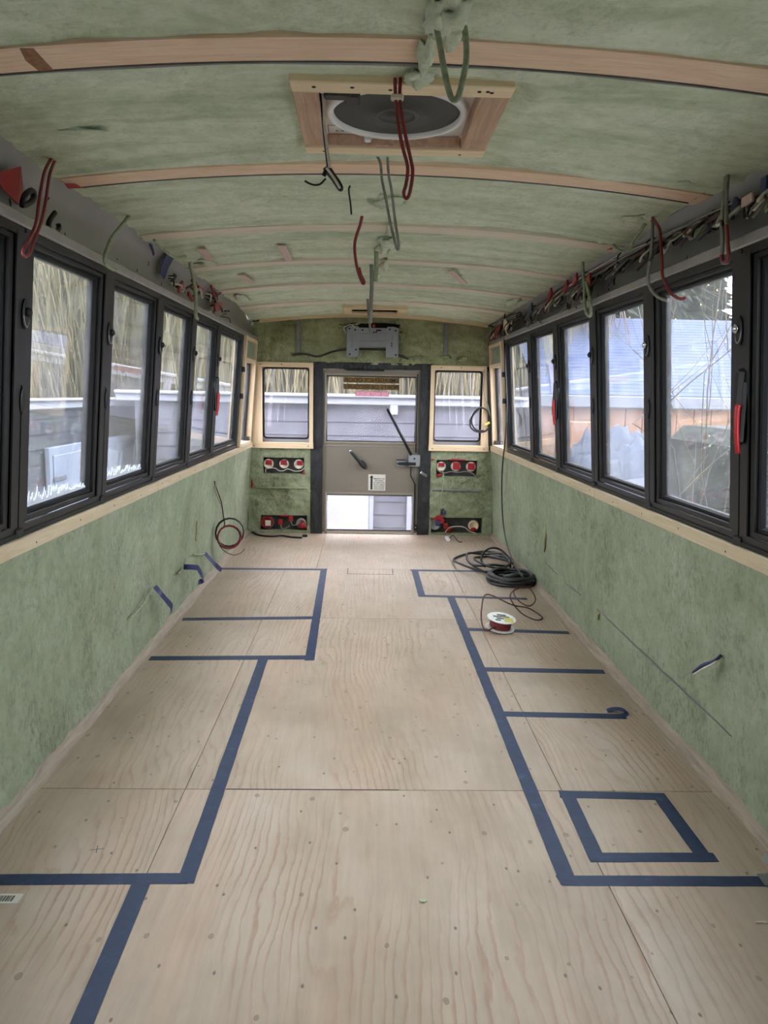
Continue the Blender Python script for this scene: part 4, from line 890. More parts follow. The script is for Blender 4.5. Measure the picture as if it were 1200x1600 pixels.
# curled ends
def ribbon(name, label, pts, w, mat, cat='tape', group=None, axis=(0, 0, 1), th=0.0008, parent=None):
    P = smooth_path(pts, 5); mb = MB(); vs = []; A = Vector(axis).normalized()
    for i, p in enumerate(P):
        t = (P[min(i+1, len(P)-1)]-P[max(i-1, 0)]).normalized(); sd = A-t*A.dot(t); sd.normalize(); nn = t.cross(sd)
        for (u, v) in ((0.5, 0.5), (-0.5, 0.5), (-0.5, -0.5), (0.5, -0.5)): vs.append(tuple(p+sd*w*u+nn*th*v))
    k = len(P)-1; fs = [(i*4+j, i*4+(j+1) % 4, (i+1)*4+(j+1) % 4, (i+1)*4+j) for i in range(k) for j in range(4)]+[(0, 1, 2, 3), (k*4+3, k*4+2, k*4+1, k*4)]
    mb.add(vs, fs); o = mb.build(name, mat, parent, smooth=False)
    if parent is None: tag(o, label, cat, group)
    return o
ribbon('tape_curl', 'small crumpled dark tape end on the right floor', [(1.00, 2.935, 0.003), (1.014, 2.945, 0.008), (1.00, 2.965, 0.016), (0.97, 2.975, 0.013), (0.945, 2.978, 0.004)], 0.022, 'wire_blue', axis=(0, 1, 0.3))
ribbon('tape_curl', 'grey tape curl standing against the right wall base', [(1.014, 1.862, 0.002), (1.042, 1.862, 0.006), (1.060, 1.862, 0.040), (1.040, 1.862, 0.066), (1.022, 1.862, 0.050)], 0.055, 'duct_grey', axis=(0.1, 1, 0.1))
# blue flags on the left wall with their wire tails
def wall_flag(label, tail, flag1, flag2, ax):
    root = empty('wall_flag', label, 'tape', 'blue tape flags on the left foam wall')
    wire('wire_tail', None, tail, 0.004, 'wire_foamed', parent=root)
    ribbon('tape_strip', None, flag1, 0.030, 'blue_tape_flag', axis=ax, parent=root)
    if flag2: ribbon('tape_tip', None, flag2, 0.030, 'blue_tape_flag', axis=ax, parent=root)
wall_flag('nearest blue tape flag hanging from a wire on the left wall', [(-1.095,3.334,0.271),(-1.095,3.504,0.282),(-1.095,3.694,0.320)], [(-1.090,3.710,0.319),(-1.060,3.711,0.280),(-1.040,3.751,0.230)], [(-1.040,3.751,0.230),(-1.040,3.824,0.184),(-1.050,3.847,0.143)], (0.2, 1, 0.6))
wall_flag('middle blue tape flag bent over on the left wall', [(-1.095,4.197,0.265),(-1.095,4.334,0.270),(-1.095,4.401,0.308)], [(-1.085,4.292,0.284),(-1.050,4.297,0.283),(-1.020,4.359,0.266)], [(-1.020,4.359,0.266),(-1.010,4.412,0.212),(-1.020,4.491,0.157),(-1.030,4.414,0.165)], (0.1, 0.2, 1))
wall_flag('farthest blue tape flag touching the floor below the red wire coil', [(-1.100,4.608,0.291),(-1.100,4.787,0.250),(-1.100,4.942,0.226)], [(-1.100,4.943,0.230),(-1.060,4.947,0.182),(-1.030,4.961,0.141),(-1.020,5.085,0.082)], None, (0.4, 1, 0.4))

# ------------------------------------------------------------------ wiring: left wall coil, spool, floor coils
def coil_pts(c, u, v, r_, turns, seed, wob=0.1, lift=0.0, n=16):
    rr = random.Random(seed); c, u, v = Vector(c), Vector(u), Vector(v); nn = u.cross(v).normalized(); pts = []
    for i in range(int(turns*n)+1):
        t = 2*math.pi*i/n; k = 1+wob*(noise.noise(Vector((i*0.11, seed, 0)))*1.6)
        pts.append(c+u*(r_*k*math.cos(t))+v*(r_*k*math.sin(t))+nn*(lift*i/(turns*n)+0.006*noise.noise(Vector((i*0.3, seed, 4)))))
    return pts
cc = [(-1.040,5.305,0.292)][0]
RC = empty('wire_coil', 'red and black wire coil hanging on the left foam wall', 'wire coil')
mb = MB(); mb.tube(coil_pts((cc[0]+0.035, cc[1], cc[2]-0.02), (0.94, 0.34, 0.0), (0, 0.05, 1), 0.080, 6, 3, 0.10, 0.03), 0.0042, 5); mb.build('red_turns', 'wire_red', RC, smooth=True)
mb = MB(); mb.tube(coil_pts((cc[0]+0.035, cc[1]+0.02, cc[2]+0.008), (0.94, 0.34, 0), (0, 0.05, 1), 0.098, 3, 5, 0.04, 0.02), 0.0045, 5); mb.build('black_turns', 'wire_black', RC, smooth=True)
wire('lead', None, [(-1.090,5.247,0.666),(-1.085,5.330,0.585),(-1.075,5.413,0.497),(-1.070,5.453,0.399),(-1.060,5.444,0.341),(-1.060,5.393,0.317)], 0.0045, 'wire_brown', parent=RC)
wire('lead', None, [(-1.090,5.268,0.646),(-1.080,5.257,0.586),(-1.075,5.388,0.487)], 0.004, 'wire_foamed', parent=RC)
wire('tail', None, [(-1.060,5.263,0.213),(-1.040,5.345,0.156),(-1.000,5.452,0.111),(-0.980,5.642,0.086),(-0.970,5.762,0.091)], 0.004, 'wire_brown', parent=RC)
for (pp, w) in (([(-1.090,4.758,0.468),(-1.090,4.767,0.344)], 0.03), ([(1.085,4.877,0.451),(1.085,4.895,0.278)], 0.025), ([(1.100,3.816,0.221),(1.100,3.641,0.172)], 0.03)):
    a, b_ = Vector(pp[0]), Vector(pp[1]); m_ = (a+b_)/2; s = -1 if m_.x < 0 else 1
    xsurf = s*(xfoam(m_.z)-0.002)
    mb = MB(); mb.blob((xsurf, m_.y, m_.z), (0.010, w, max(0.02, abs(a.z-b_.z)/2)), 5, 0.3, 2); mb.build('foam_gouge', 'foam_rear', WL if s < 0 else WR, smooth=True)
# long knife slit in the right foam
for a, b_ in (([(1.115,3.648,0.220),(1.115,2.297,0.212)], 0), ([(1.110,4.861,0.209),(1.110,4.555,0.209)], 0), ([(1.112,4.377,0.201),(1.112,4.037,0.214)], 0)):
    p, q = Vector(a[0]), Vector(a[1]); k = 12; pts = []
    for i in range(k+1):
        c_ = p.lerp(q, i/k); pts.append((xfoam(c_.z)-0.002-0.004*fbm(Vector((c_.y*2.3, c_.z*2.3, 5)), 3), c_.y, c_.z+0.004*noise.noise(Vector((i*0.6, 1, 1)))))
    MB().tube(pts, 0.006, 5, taper=lambda t: 0.3+1.4*min(t, 1-t)).build('foam_slit', 'steel_rib', WR, smooth=True)
wire('wall_wire', 'dark blue twin wire poking out of the right foam wall', [(1.10, 2.37, 0.455), (1.075, 2.36, 0.44), (1.055, 2.40, 0.41), (1.045, 2.44, 0.37)], 0.006, 'wire_blue')
wire('wall_wire', 'white wire end beside the dark blue wire in the right wall', [(1.10, 2.365, 0.45), (1.068, 2.355, 0.432), (1.048, 2.395, 0.395), (1.042, 2.425, 0.37)], 0.004, 'wire_white')

SP = empty('wire_spool', 'white wire spool wound with red wire on the plywood', 'wire spool')
sx, sy = 0.690, 4.07; tilt = Matrix.Translation((sx, sy, 0)) @ Matrix.Rotation(0.10, 4, 'Y') @ Matrix.Rotation(0.12, 4, 'X')
def tl(p): return tuple(tilt @ Vector(p))
ax_ = (tilt.to_3x3() @ Vector((0, 0, 1)))
SP_Z = 0.016
MB().lathe(tl((0, 0, SP_Z)), ax_, [(0.0005, 0), (0.078, 0), (0.080, 0.002), (0.078, 0.004), (0.0005, 0.004)], 32).build('lower_flange', 'spool_white', SP, smooth=False)
MB().lathe(tl((0, 0, SP_Z+0.056)), ax_, [(0.0005, 0), (0.078, 0), (0.080, 0.002), (0.078, 0.004), (0.0005, 0.004)], 32).build('upper_flange', 'spool_white', SP)
mb = MB()
for i in range(12):
    z = SP_Z+0.010+i*0.0040; mb.tube([tl((0.056*math.cos(q*math.pi/14), 0.056*math.sin(q*math.pi/14), z+0.0015*math.sin(q+i))) for q in range(28)], 0.0036, 5, closed=True)
mb.lathe(tl((0, 0, SP_Z+0.005)), ax_, [(0.055, 0), (0.055, 0.052)], 24); mb.build('wound_wire', 'wire_red', SP, smooth=True)
MB().bbox(0.01, 0.06, -0.055, 0.005, SP_Z+0.0602, SP_Z+0.0614, 0.0004, mat=tilt).build('yellow_label', 'spool_label', SP)
mb = MB()
for (a, b_, c_, d_) in ((-0.045, 0.0, 0.005, 0.02), (-0.03, 0.02, -0.02, -0.005), (-0.02, 0.03, 0.03, 0.045), (-0.04, -0.01, -0.045, -0.03), (0.0, 0.045, 0.01, 0.022)): mb.box(a, b_, c_, d_, SP_Z+0.0602, SP_Z+0.0612, mat=tilt)
mb.build('printed_mark', 'spool_print', SP)
wire('spool_wire', 'brown wire looping from the spool across the floor to the black coils', [(0.655, 4.02, 0.035), (0.605, 3.98, 0.028), (0.585, 4.02, 0.05), (0.60, 4.15, 0.10), (0.66, 4.35, 0.13)]+[(0.795,4.274,0.090),(0.922,4.424,0.030),(0.982,4.347,0.006),(0.972,4.285,0.005),(0.928,4.270,0.005),(0.868,4.348,0.020),(0.815,4.381,0.080),(0.818,4.444,0.110),(0.890,4.608,0.100),(0.983,4.723,0.080),(1.008,4.649,0.050),(0.996,4.571,0.030),(0.935,4.467,0.030),(0.893,4.530,0.040),(0.885,4.674,0.050),(0.929,4.838,0.050),(1.014,4.967,0.040)], 0.0042, 'wire_brown', 'wire', n=8)
CB = empty('cable_coil', 'neat black cable coil lying by the right wall', 'cable coil')
c2 = [(0.983,5.199,0.000)][0]
for i in range(6):
    r_ = 0.165-0.012*(i % 3); zz = 0.012+0.019*(i//2)+0.004*(i % 2)
    pts = [(c2[0]-0.015+r_*math.cos(q*math.pi/16)*1.0, c2[1]+r_*1.15*math.sin(q*math.pi/16), zz+0.004*math.sin(q*0.9+i)) for q in range(32)]
    MB().tube(pts, 0.011, 7, closed=True).build('cable_turn', 'conduit_black', CB, smooth=True)
wire('tied_end', None, [(c2[0]-0.09, c2[1]-0.10, 0.055), (c2[0]-0.02, c2[1]-0.13, 0.075), (c2[0]+0.08, c2[1]-0.10, 0.07)], 0.014, 'conduit_black', parent=CB)
wire('cable_end', None, [(c2[0]+0.01, c2[1]-0.12, 0.075), (c2[0]+0.04, c2[1]-0.125, 0.08)], 0.015, 'wire_grey', parent=CB, n=3)
CB2 = empty('cable_tangle', 'loose tangle of thin black cable behind the neat coil', 'cable coil')
c3 = [(0.977,5.704,0.000)][0]
wire('cable_loop', None, [(c3[0]+0.21*math.cos(a)*k-0.14, c3[1]+0.36*math.sin(a)*k, 0.03+0.02*math.sin(a*2)) for a, k in [(i*0.52, 1.0+0.03*math.sin(i*1.7)) for i in range(13)]], 0.009, 'wire_black', parent=CB2)
wire('cable_loop', None, [(c3[0]+0.16*math.cos(a)-0.09, c3[1]+0.26*math.sin(a)+0.02, 0.045+0.015*math.sin(a*3)) for a in [i*0.52 for i in range(13)]], 0.009, 'wire_black', parent=CB2)
wire('cable_loop', None, [(c3[0]+0.13*math.cos(a)-0.08, c3[1]+0.20*math.sin(a)-0.10, 0.06+0.012*math.sin(a*2+1)) for a in [i*0.52 for i in range(13)]], 0.009, 'wire_black', parent=CB2)
wire('cable_loop', None, [(0.851,5.620,0.008),(0.826,5.660,0.053),(0.855,5.700,0.109),(0.919,5.740,0.131),(0.983,5.740,0.117),(1.037,5.700,0.072),(1.071,5.640,0.031),(1.056,5.580,0.010),(0.975,5.500,-0.002)], 0.008, 'wire_black', parent=CB2)
wire('cable_loop', None, [(0.902,5.800,0.053),(0.963,5.720,0.056),(1.030,5.660,0.050),(1.058,5.600,0.044)], 0.012, 'conduit_black', parent=CB2)
wire('cable_end', None, [(0.763,5.714,0.010),(0.775,5.626,0.010),(0.794,5.499,0.015),(0.842,5.358,0.020),(0.940,5.262,0.030)], 0.008, 'wire_black', parent=CB2)
wire('drop_cable', 'thin black cable hanging from the right rear cove down to the floor coils', [(1.000,6.074,1.948),(1.020,6.171,1.773),(1.025,6.124,1.573),(1.030,6.043,1.349),(1.030,5.975,1.177),(1.030,5.999,0.928),(1.050,6.174,0.711),(1.060,6.209,0.498),(1.050,6.044,0.286),(1.030,5.737,0.163),(1.000,5.289,0.113),(0.980,4.857,0.110)], 0.006, 'wire_black', 'cable')
RL = empty('cable_ring', 'black cable loop with brass end hanging at the right rear window', 'cable coil')
yr = D-0.06
wire('loop', None, [(0.958,6.900,1.169),(0.909,6.900,1.122),(0.876,6.900,1.059),(0.884,6.900,0.997),(0.932,6.900,0.963),(0.989,6.900,0.959),(1.040,6.900,0.988),(1.055,6.900,1.045),(1.041,6.900,1.114),(1.011,6.900,1.158),(0.958,6.900,1.174),(0.914,6.900,1.140),(0.887,6.900,1.077),(0.895,6.900,1.020),(0.937,6.900,0.975),(1.001,6.900,0.970)], 0.008, 'wire_black', parent=RL)
wire('lead', None, [(0.985,6.900,1.512),(0.989,6.900,1.429),(0.986,6.900,1.350),(1.000,6.900,1.271),(1.026,6.900,1.193),(1.047,6.900,1.114),(1.055,6.900,1.057)], 0.006, 'wire_grey', parent=RL)
pq = [(1.009,6.890,1.022),(1.048,6.890,1.046)]
MB().tube([pq[0], pq[1]], 0.011, 8).build('brass_end', 'spool_label', RL)

# ------------------------------------------------------------------ wires hanging from the ceiling
def loop_pair(label, pts, r_, mat, group='wire loops hanging from the ceiling'): return wire('hanging_wire', label, pts, r_, mat, 'wire', group)
loop_pair('foam coated wire loop dangling in front of the fan at the top of the picture', [(0.045,1.620,2.065),(0.054,1.620,2.008),(0.067,1.620,1.951),(0.080,1.620,1.893),(0.091,1.620,1.858),(0.099,1.620,1.851),(0.107,1.620,1.858),(0.115,1.620,1.894),(0.120,1.620,1.929),(0.116,1.620,1.975),(0.103,1.620,2.021),(0.089,1.620,2.066)], 0.0062, 'wire_foamed')
loop_pair('dark red wire pair hanging in a long loop across the roof fan', [(-0.011,1.900,1.994),(-0.009,1.900,1.956),(-0.002,1.900,1.900),(0.008,1.900,1.851),(0.021,1.900,1.809),(0.023,1.900,1.788),(0.019,1.900,1.759),(0.015,1.900,1.745),(0.017,1.900,1.734),(0.024,1.900,1.732),(0.030,1.900,1.748),(0.035,1.900,1.788),(0.030,1.900,1.817),(0.017,1.900,1.866),(0.007,1.900,1.914),(0.001,1.900,1.956),(0.002,1.900,1.995)], 0.0042, 'wire_red')
MB().bbox(*(lambda p: (p[0]-0.016, p[0]+0.014, p[1]-0.010, p[1]+0.010, p[2]-0.006, p[2]+0.006))([(-0.004,1.900,1.952)][0]), 0.003).build('cable_tie', 'wire_white', bpy.data.objects['hanging_wire.001'])
VC = empty('fan_cord', 'black and white fan cord with a tied bundle left of the roof fan', 'cord')
wire('cord', None, [(-0.192,2.020,2.017),(-0.186,2.020,1.979),(-0.182,2.020,1.935),(-0.177,2.020,1.890),(-0.172,2.020,1.853),(-0.169,2.020,1.828)], 0.0042, 'wire_black', parent=VC)
wire('cord', None, [(-0.187,2.014,2.015),(-0.181,2.014,1.977),(-0.179,2.014,1.933),(-0.174,2.014,1.889),(-0.169,2.014,1.852),(-0.165,2.014,1.826)], 0.0036, 'wire_white', parent=VC)
wire('bundle', None, [(-0.178,2.020,1.827),(-0.170,2.020,1.816),(-0.157,2.020,1.801),(-0.146,2.020,1.786),(-0.138,2.020,1.777),(-0.137,2.020,1.783),(-0.145,2.020,1.797),(-0.156,2.020,1.811),(-0.167,2.020,1.825),(-0.175,2.020,1.819),(-0.180,2.020,1.808)], 0.0055, 'wire_black', parent=VC)
wire('bundle', None, [(-0.173,2.012,1.825),(-0.160,2.012,1.809),(-0.148,2.012,1.793),(-0.139,2.012,1.778)], 0.0032, 'wire_white', parent=VC)
wire('loose_end', None, [(-0.175,2.020,1.802),(-0.188,2.020,1.789),(-0.202,2.020,1.786),(-0.215,2.020,1.789),(-0.227,2.020,1.795)], 0.0026, 'wire_black', parent=VC)
loop_pair('long grey brown wire pair looping down beyond the roof fan', [(-0.050,2.500,2.008),(-0.033,2.500,1.977),(-0.027,2.500,1.930),(-0.014,2.500,1.874),(-0.000,2.500,1.808),(0.015,2.500,1.751),(0.023,2.500,1.726),(0.029,2.500,1.726),(0.027,2.500,1.751),(0.015,2.500,1.818),(0.004,2.500,1.893),(-0.007,2.500,1.949),(-0.012,2.500,2.005)], 0.0042, 'wire_grey')
loop_pair('single dark red wire hanging bent at the ceiling centre', [(-0.089,3.280,2.010),(-0.099,3.280,1.960),(-0.117,3.280,1.904),(-0.121,3.280,1.859),(-0.112,3.280,1.796),(-0.099,3.280,1.753),(-0.085,3.280,1.725),(-0.080,3.280,1.733),(-0.093,3.280,1.758),(-0.102,3.280,1.788)], 0.0062, 'wire_red')
loop_pair('foam coated wire cluster hanging at the far centre above the bracket', [(-0.046,4.480,2.006),(-0.041,4.480,1.902),(-0.043,4.480,1.797),(-0.045,4.480,1.726),(-0.048,4.480,1.673)], 0.011, 'wire_grey')
loop_pair('second far centre wire hanging beside the foam coated cluster', [(-0.063,5.980,2.000),(-0.057,5.980,1.925),(-0.046,5.980,1.831),(-0.035,5.980,1.736)], 0.009, 'wire_grey')
loop_pair('foam crusted strand stuck below the ceiling middle', [(-0.024,4.000,2.005),(-0.023,4.000,1.928),(-0.025,4.000,1.866),(-0.024,4.000,1.835)], 0.011, 'wire_foamed')
loop_pair('short black wire poking down from the green ceiling left of centre', [(-0.132,2.800,1.985),(-0.136,2.800,1.969),(-0.129,2.800,1.922),(-0.126,2.800,1.890)], 0.003, 'wire_black')
# left side
loop_pair('long red and grey wire loop crossing the left cove near the picture edge', [(-0.985,2.450,2.016),(-0.985,2.425,1.973),(-0.985,2.369,1.928),(-0.985,2.318,1.879),(-0.985,2.286,1.824),(-0.985,2.263,1.773),(-0.985,2.245,1.730),(-0.985,2.211,1.688),(-0.985,2.180,1.662),(-0.985,2.154,1.639),(-0.985,2.148,1.625),(-0.985,2.163,1.621),(-0.985,2.189,1.633),(-0.985,2.208,1.657),(-0.985,2.241,1.693),(-0.985,2.280,1.737),(-0.985,2.312,1.791),(-0.985,2.337,1.846),(-0.985,2.360,1.890),(-0.985,2.402,1.937),(-0.985,2.451,1.988)], 0.0045, 'wire_bright_red')
loop_pair('grey green wire loop over the left cove, second from the picture edge', [(-0.990,3.035,1.942),(-0.990,3.158,1.982),(-0.990,3.201,1.987),(-0.990,3.112,1.927),(-0.990,3.012,1.871),(-0.990,2.919,1.818),(-0.990,2.865,1.775),(-0.990,2.827,1.736),(-0.990,2.831,1.711),(-0.990,2.892,1.703),(-0.990,2.950,1.707)], 0.007, 'wire_foamed')
loop_pair('foam coated wire bundle hanging above the third left window post', [(-0.985,4.380,2.100),(-0.985,4.233,2.036),(-0.985,4.168,1.982),(-0.985,4.149,1.931),(-0.985,4.204,1.875),(-0.985,4.259,1.801),(-0.985,4.269,1.735),(-0.985,4.265,1.678),(-0.985,4.311,1.662)], 0.0095, 'wire_foamed')
loop_pair('thin pale wire curling out of the ceiling edge near the blue flags', [(-0.965,3.388,1.897),(-0.965,3.531,1.884),(-0.965,3.702,1.884),(-0.965,3.893,1.913),(-0.965,4.062,1.958)], 0.006, 'wire_foamed')
wire('cove_wire', 'thin pink wire sagging along the bottom of the left cove', [(-1.045,2.158,1.718),(-1.045,2.254,1.725),(-1.045,2.350,1.739),(-1.045,2.451,1.752),(-1.045,2.519,1.761),(-1.045,2.600,1.751),(-1.045,2.682,1.743),(-1.045,2.794,1.738)], 0.0035, 'pink_tape')
for i, (lb, pts, r_) in enumerate((('thick black hose stub ring on the left cove beside the red tape', [(-1.050,2.310,1.796),(-1.050,2.346,1.826),(-1.050,2.383,1.842),(-1.050,2.395,1.832),(-1.050,2.379,1.813),(-1.050,2.343,1.795),(-1.050,2.308,1.785)], 0.009),
        ('black hook shaped hose on the left cove below the red wire loop', [(-1.050,2.549,1.818),(-1.050,2.511,1.791),(-1.050,2.493,1.768),(-1.050,2.512,1.757),(-1.050,2.552,1.761),(-1.050,2.575,1.779),(-1.050,2.571,1.788)], 0.008))):
    wire('hose_stub', lb, pts, r_, 'black_plastic', 'hose')
def flat_flag(name, label, poly, mat, cat='tape', off=(0, 0, 0), th=0.003):
    P = [Vector(p) for p in poly]; n = (P[1]-P[0]).cross(P[2]-P[0]).normalized()*th; k = len(P); mb = MB()
    mb.add([tuple(p) for p in P]+[tuple(p+n) for p in P], [tuple(range(k)), tuple(range(2*k-1, k-1, -1))]+[(i, k+i, k+(i+1) % k, (i+1) % k) for i in range(k)])
    return tag(mb.build(name, mat), label, cat)
flat_flag('red_tape_flag', 'big red tape triangle on the left cove at the picture edge', [(-1.050,2.161,1.832),(-1.050,2.317,1.891),(-1.045,2.310,1.827),(-1.035,2.252,1.773),(-1.040,2.193,1.791),(-1.050,2.166,1.810)], 'red_tape')
flat_flag('red_tape_flag', 'thin red tape strip at the left end of the second timber rib', [(-1.015,2.550,1.905),(-1.000,2.714,1.948),(-1.000,2.738,1.942),(-1.015,2.581,1.898)], 'red_tape')
flat_flag('blue_tape_flag', 'narrow blue tape strip on the left cove', [(-1.040,3.548,1.964),(-1.040,3.579,1.973),(-1.040,3.676,1.889),(-1.040,3.653,1.877)], 'blue_tape_flag')
flat_flag('blue_tape_flag', 'wide blue tape strip hanging on the left cove', [(-1.020,3.831,1.928),(-1.020,3.968,1.928),(-1.045,3.936,1.864),(-1.060,3.917,1.810),(-1.060,3.835,1.825),(-1.050,3.823,1.861)], 'blue_tape_flag')
def stub_cluster(label, center, n, rad, seed, mats, flags, s):
    root = empty('wire_cluster', label, 'wires', 'cut wire clusters on the coves'); rr = random.Random(seed); c = Vector(center)
    for i in range(n):
        p0 = c+Vector((s*0.012, rr.uniform(-1, 1)*rad*0.8, rr.uniform(-1, 1)*rad*0.35)); d = Vector((-s*rr.uniform(0.01, 0.05), rr.uniform(-1, 1)*rad*0.9, rr.uniform(-1, 0.7)*rad*0.6))
        q = p0+d*0.5+Vector((-s*0.02, 0, rr.uniform(-0.02, 0.02))); wire('wire', None, [p0, q, p0+d, p0+d+Vector((0, rr.uniform(-0.03, 0.03), -rr.uniform(0, 0.03)))], rr.uniform(0.003, 0.0055), rr.choice(mats), parent=root, n=5, sides=5)
    for (dy, dz, a, b_, m) in flags:
        p = c+Vector((-s*0.025, dy, dz)); MB().bbox(p.x-0.006, p.x+0.006, p.y-a, p.y+a, p.z-b_, p.z+b_, 0.003, mat=Matrix.Translation(p) @ Matrix.Rotation(rr.uniform(-0.5, 0.5), 4, 'X') @ Matrix.Translation(-p)).build('tape_flag', m, root)
    return root
W3 = ['wire_black', 'wire_black', 'wire_grey', 'wire_white', 'wire_red']
stub_cluster('cut wire stubs with red flag just below the wide blue tape', [(-1.060,4.108,1.805)][0], 8, 0.12, 1, W3, [(0.03, 0.0, 0.05, 0.016, 'red_tape')], -1)
stub_cluster('black wire stubs beside the hanging bundle on the left cove', [(-1.060,4.522,1.815)][0], 8, 0.14, 2, W3, [(0.12, 0.05, 0.07, 0.008, 'red_tape'), (-0.15, -0.03, 0.06, 0.012, 'red_paint')], -1)
stub_cluster('wire stubs with large red tape flag on the left cove', [(-1.060,5.034,1.840)][0], 12, 0.20, 3, W3, [(0.15, -0.02, 0.13, 0.028, 'red_tape'), (0.02, 0.03, 0.12, 0.008, 'red_tape')], -1)
stub_cluster('small dark wire stubs at the rear end of the left cove', [(-1.070,5.577,1.807)][0], 5, 0.14, 4, ['wire_black', 'wire_black', 'wire_grey'], [], -1)
flat_flag('red_tape_flag', 'tiny red scrap at the rear corner end of the left cove', [(-1.060,6.947,1.768),(-1.050,7.037,1.797),(-1.050,7.076,1.750),(-1.060,6.985,1.738)], 'red_paint')

# right side
loop_pair('long grey and red wire loop hanging over the right cove near the picture edge', [(0.985,2.362,1.999),(0.985,2.361,1.951),(0.985,2.364,1.902),(0.985,2.366,1.848),(0.985,2.366,1.803),(0.985,2.351,1.745),(0.985,2.347,1.699),(0.985,2.335,1.680),(0.985,2.310,1.674),(0.985,2.300,1.687),(0.985,2.316,1.729),(0.985,2.334,1.787),(0.985,2.345,1.843),(0.985,2.351,1.899),(0.985,2.352,1.949),(0.985,2.352,1.991)], 0.0065, 'wire_grey')
loop_pair('red lower part of the wire loop on the right cove near the picture edge', [(0.978,2.318,1.780),(0.978,2.302,1.736),(0.978,2.290,1.692),(0.978,2.295,1.675),(0.978,2.320,1.679),(0.978,2.335,1.697)], 0.0055, 'wire_bright_red')
loop_pair('pale grey wire hanging from the right ceiling edge and curling over the window post', [(0.985,2.986,1.965),(0.985,2.953,1.928),(0.985,2.941,1.869),(0.985,2.941,1.801),(0.985,2.956,1.746),(0.985,2.940,1.697),(0.985,2.882,1.659),(0.985,2.815,1.633),(0.985,2.747,1.618)], 0.0062, 'wire_grey')
loop_pair('red wire with black split end hanging right of the pale grey one', [(0.980,2.986,1.970),(0.980,2.927,1.929),(0.980,2.861,1.880),(0.980,2.831,1.815),(0.980,2.813,1.757),(0.980,2.799,1.710),(0.980,2.756,1.672),(0.980,2.722,1.643),(0.980,2.673,1.622),(0.980,2.617,1.607),(0.980,2.581,1.607)], 0.0055, 'wire_red')
loop_pair('foam coated wires hanging over the third right window head', [(0.985,3.940,2.009),(0.985,3.882,1.947),(0.985,3.857,1.883),(0.985,3.818,1.802),(0.985,3.806,1.740),(0.985,3.761,1.681),(0.985,3.692,1.657),(0.985,3.690,1.697),(0.985,3.736,1.767),(0.985,3.791,1.828)], 0.008, 'wire_foamed')
loop_pair('foamed wire curling along the right ceiling edge', [(0.985,3.407,1.933),(0.985,3.359,1.904),(0.985,3.255,1.872),(0.985,3.178,1.871),(0.985,3.146,1.897),(0.985,3.077,1.915),(0.985,3.026,1.932)], 0.006, 'wire_foamed')
flat_flag('red_tape_flag', 'red tape at the right end of the second timber rib', [(1.000,2.760,1.964),(1.000,2.571,1.938),(1.005,2.552,1.927),(1.000,2.617,1.923)], 'red_tape')
flat_flag('red_tape_flag', 'thin red tape on the third ceiling strap at the right', [(0.985,3.685,1.971),(0.990,3.447,1.925),(0.990,3.436,1.912),(0.985,3.570,1.933)], 'red_tape')
flat_flag('red_tape_flag', 'wide dark red cloth flag at the rear end of the right cove', [(1.060,7.581,1.816),(1.050,6.887,1.834),(1.040,6.683,1.792),(1.050,7.114,1.755),(1.060,7.529,1.770)], 'red_tape')
HR = empty('wire_harness', 'thick bundle of grey and black wires running along the right cove', 'wire harness')
rr = random.Random(21)
for i in range(16):
    a = rr.uniform(0, 6.28); rad = rr.uniform(0.004, 0.026); ph = rr.uniform(0, 9)
    y_a = rr.choice([1.3, 1.3, 2.3, 3.4]); y_b = rr.choice([5.6, 6.6, 6.9, 6.9])
    pts = [(1.052-0.012*abs(math.sin(y*1.7))+rad*math.cos(a+y*1.3+ph), y, 1.862+0.018*math.sin(y*2.1)+0.010*noise.noise(Vector((y*3, i, 0)))+rad*math.sin(a+y*1.3+ph)) for y in span(y_a, y_b, 0.14)]
    wire('wire', None, pts, rr.uniform(0.004, 0.007), rr.choice(['wire_grey', 'wire_grey', 'wire_black', 'wire_grey', 'wire_white', 'wire_brown']), parent=HR, n=3, sides=5)
for y in (2.55, 3.1, 3.45, 4.0, 4.6, 5.2, 5.7, 6.3):
    pts = [(1.050+0.030*math.cos(q*math.pi/6), y+0.004*math.sin(q), 1.862+0.018*math.sin(y*2.1)+0.030*math.sin(q*math.pi/6)) for q in range(12)]
    MB().tube(pts, 0.0035, 5, closed=True).build('cable_tie', 'black_plastic', HR, smooth=True)
def drape(label, y, n, w, drop, seed, mats, flags=()):
    root = empty('wire_cluster', label, 'wires', 'cut wire clusters on the coves'); q = random.Random(seed)
    for i in range(n):
        y0 = y+q.uniform(-w, w); y1 = y0+q.uniform(-w, w)*0.9; d = q.uniform(0.3, 1.0)*drop; b_ = q.uniform(0.015, 0.05)
        pts = [(1.045, y0, 1.868), (1.035-b_*0.5, y0+(y1-y0)*0.2, 1.850-d*0.5), (1.035-b_, (y0+y1)/2, 1.84-d), (1.038-b_*0.6, y1, 1.85-d*0.5), (1.05, y1+q.uniform(-0.05, 0.05), 1.862)]
        if q.random() < 0.35: pts = pts[:3]+[(1.03-b_, y1, 1.82-d)]
        wire('wire', None, pts, q.uniform(0.0035, 0.006), q.choice(mats), parent=root, n=5, sides=5)
    for (dy, z, a, b2, m) in flags:
        p = Vector((1.012, y+dy, z)); MB().bbox(p.x-0.006, p.x+0.006, p.y-a, p.y+a, p.z-b2, p.z+b2, 0.003, mat=Matrix.Translation(p) @ Matrix.Rotation(q.uniform(-0.6, 0.6), 4, 'X') @ Matrix.Translation(-p)).build('tape_flag', m, root)
WG = ['wire_grey', 'wire_grey', 'wire_white', 'wire_white', 'wire_black', 'wire_black', 'wire_brown', 'wire_foamed']
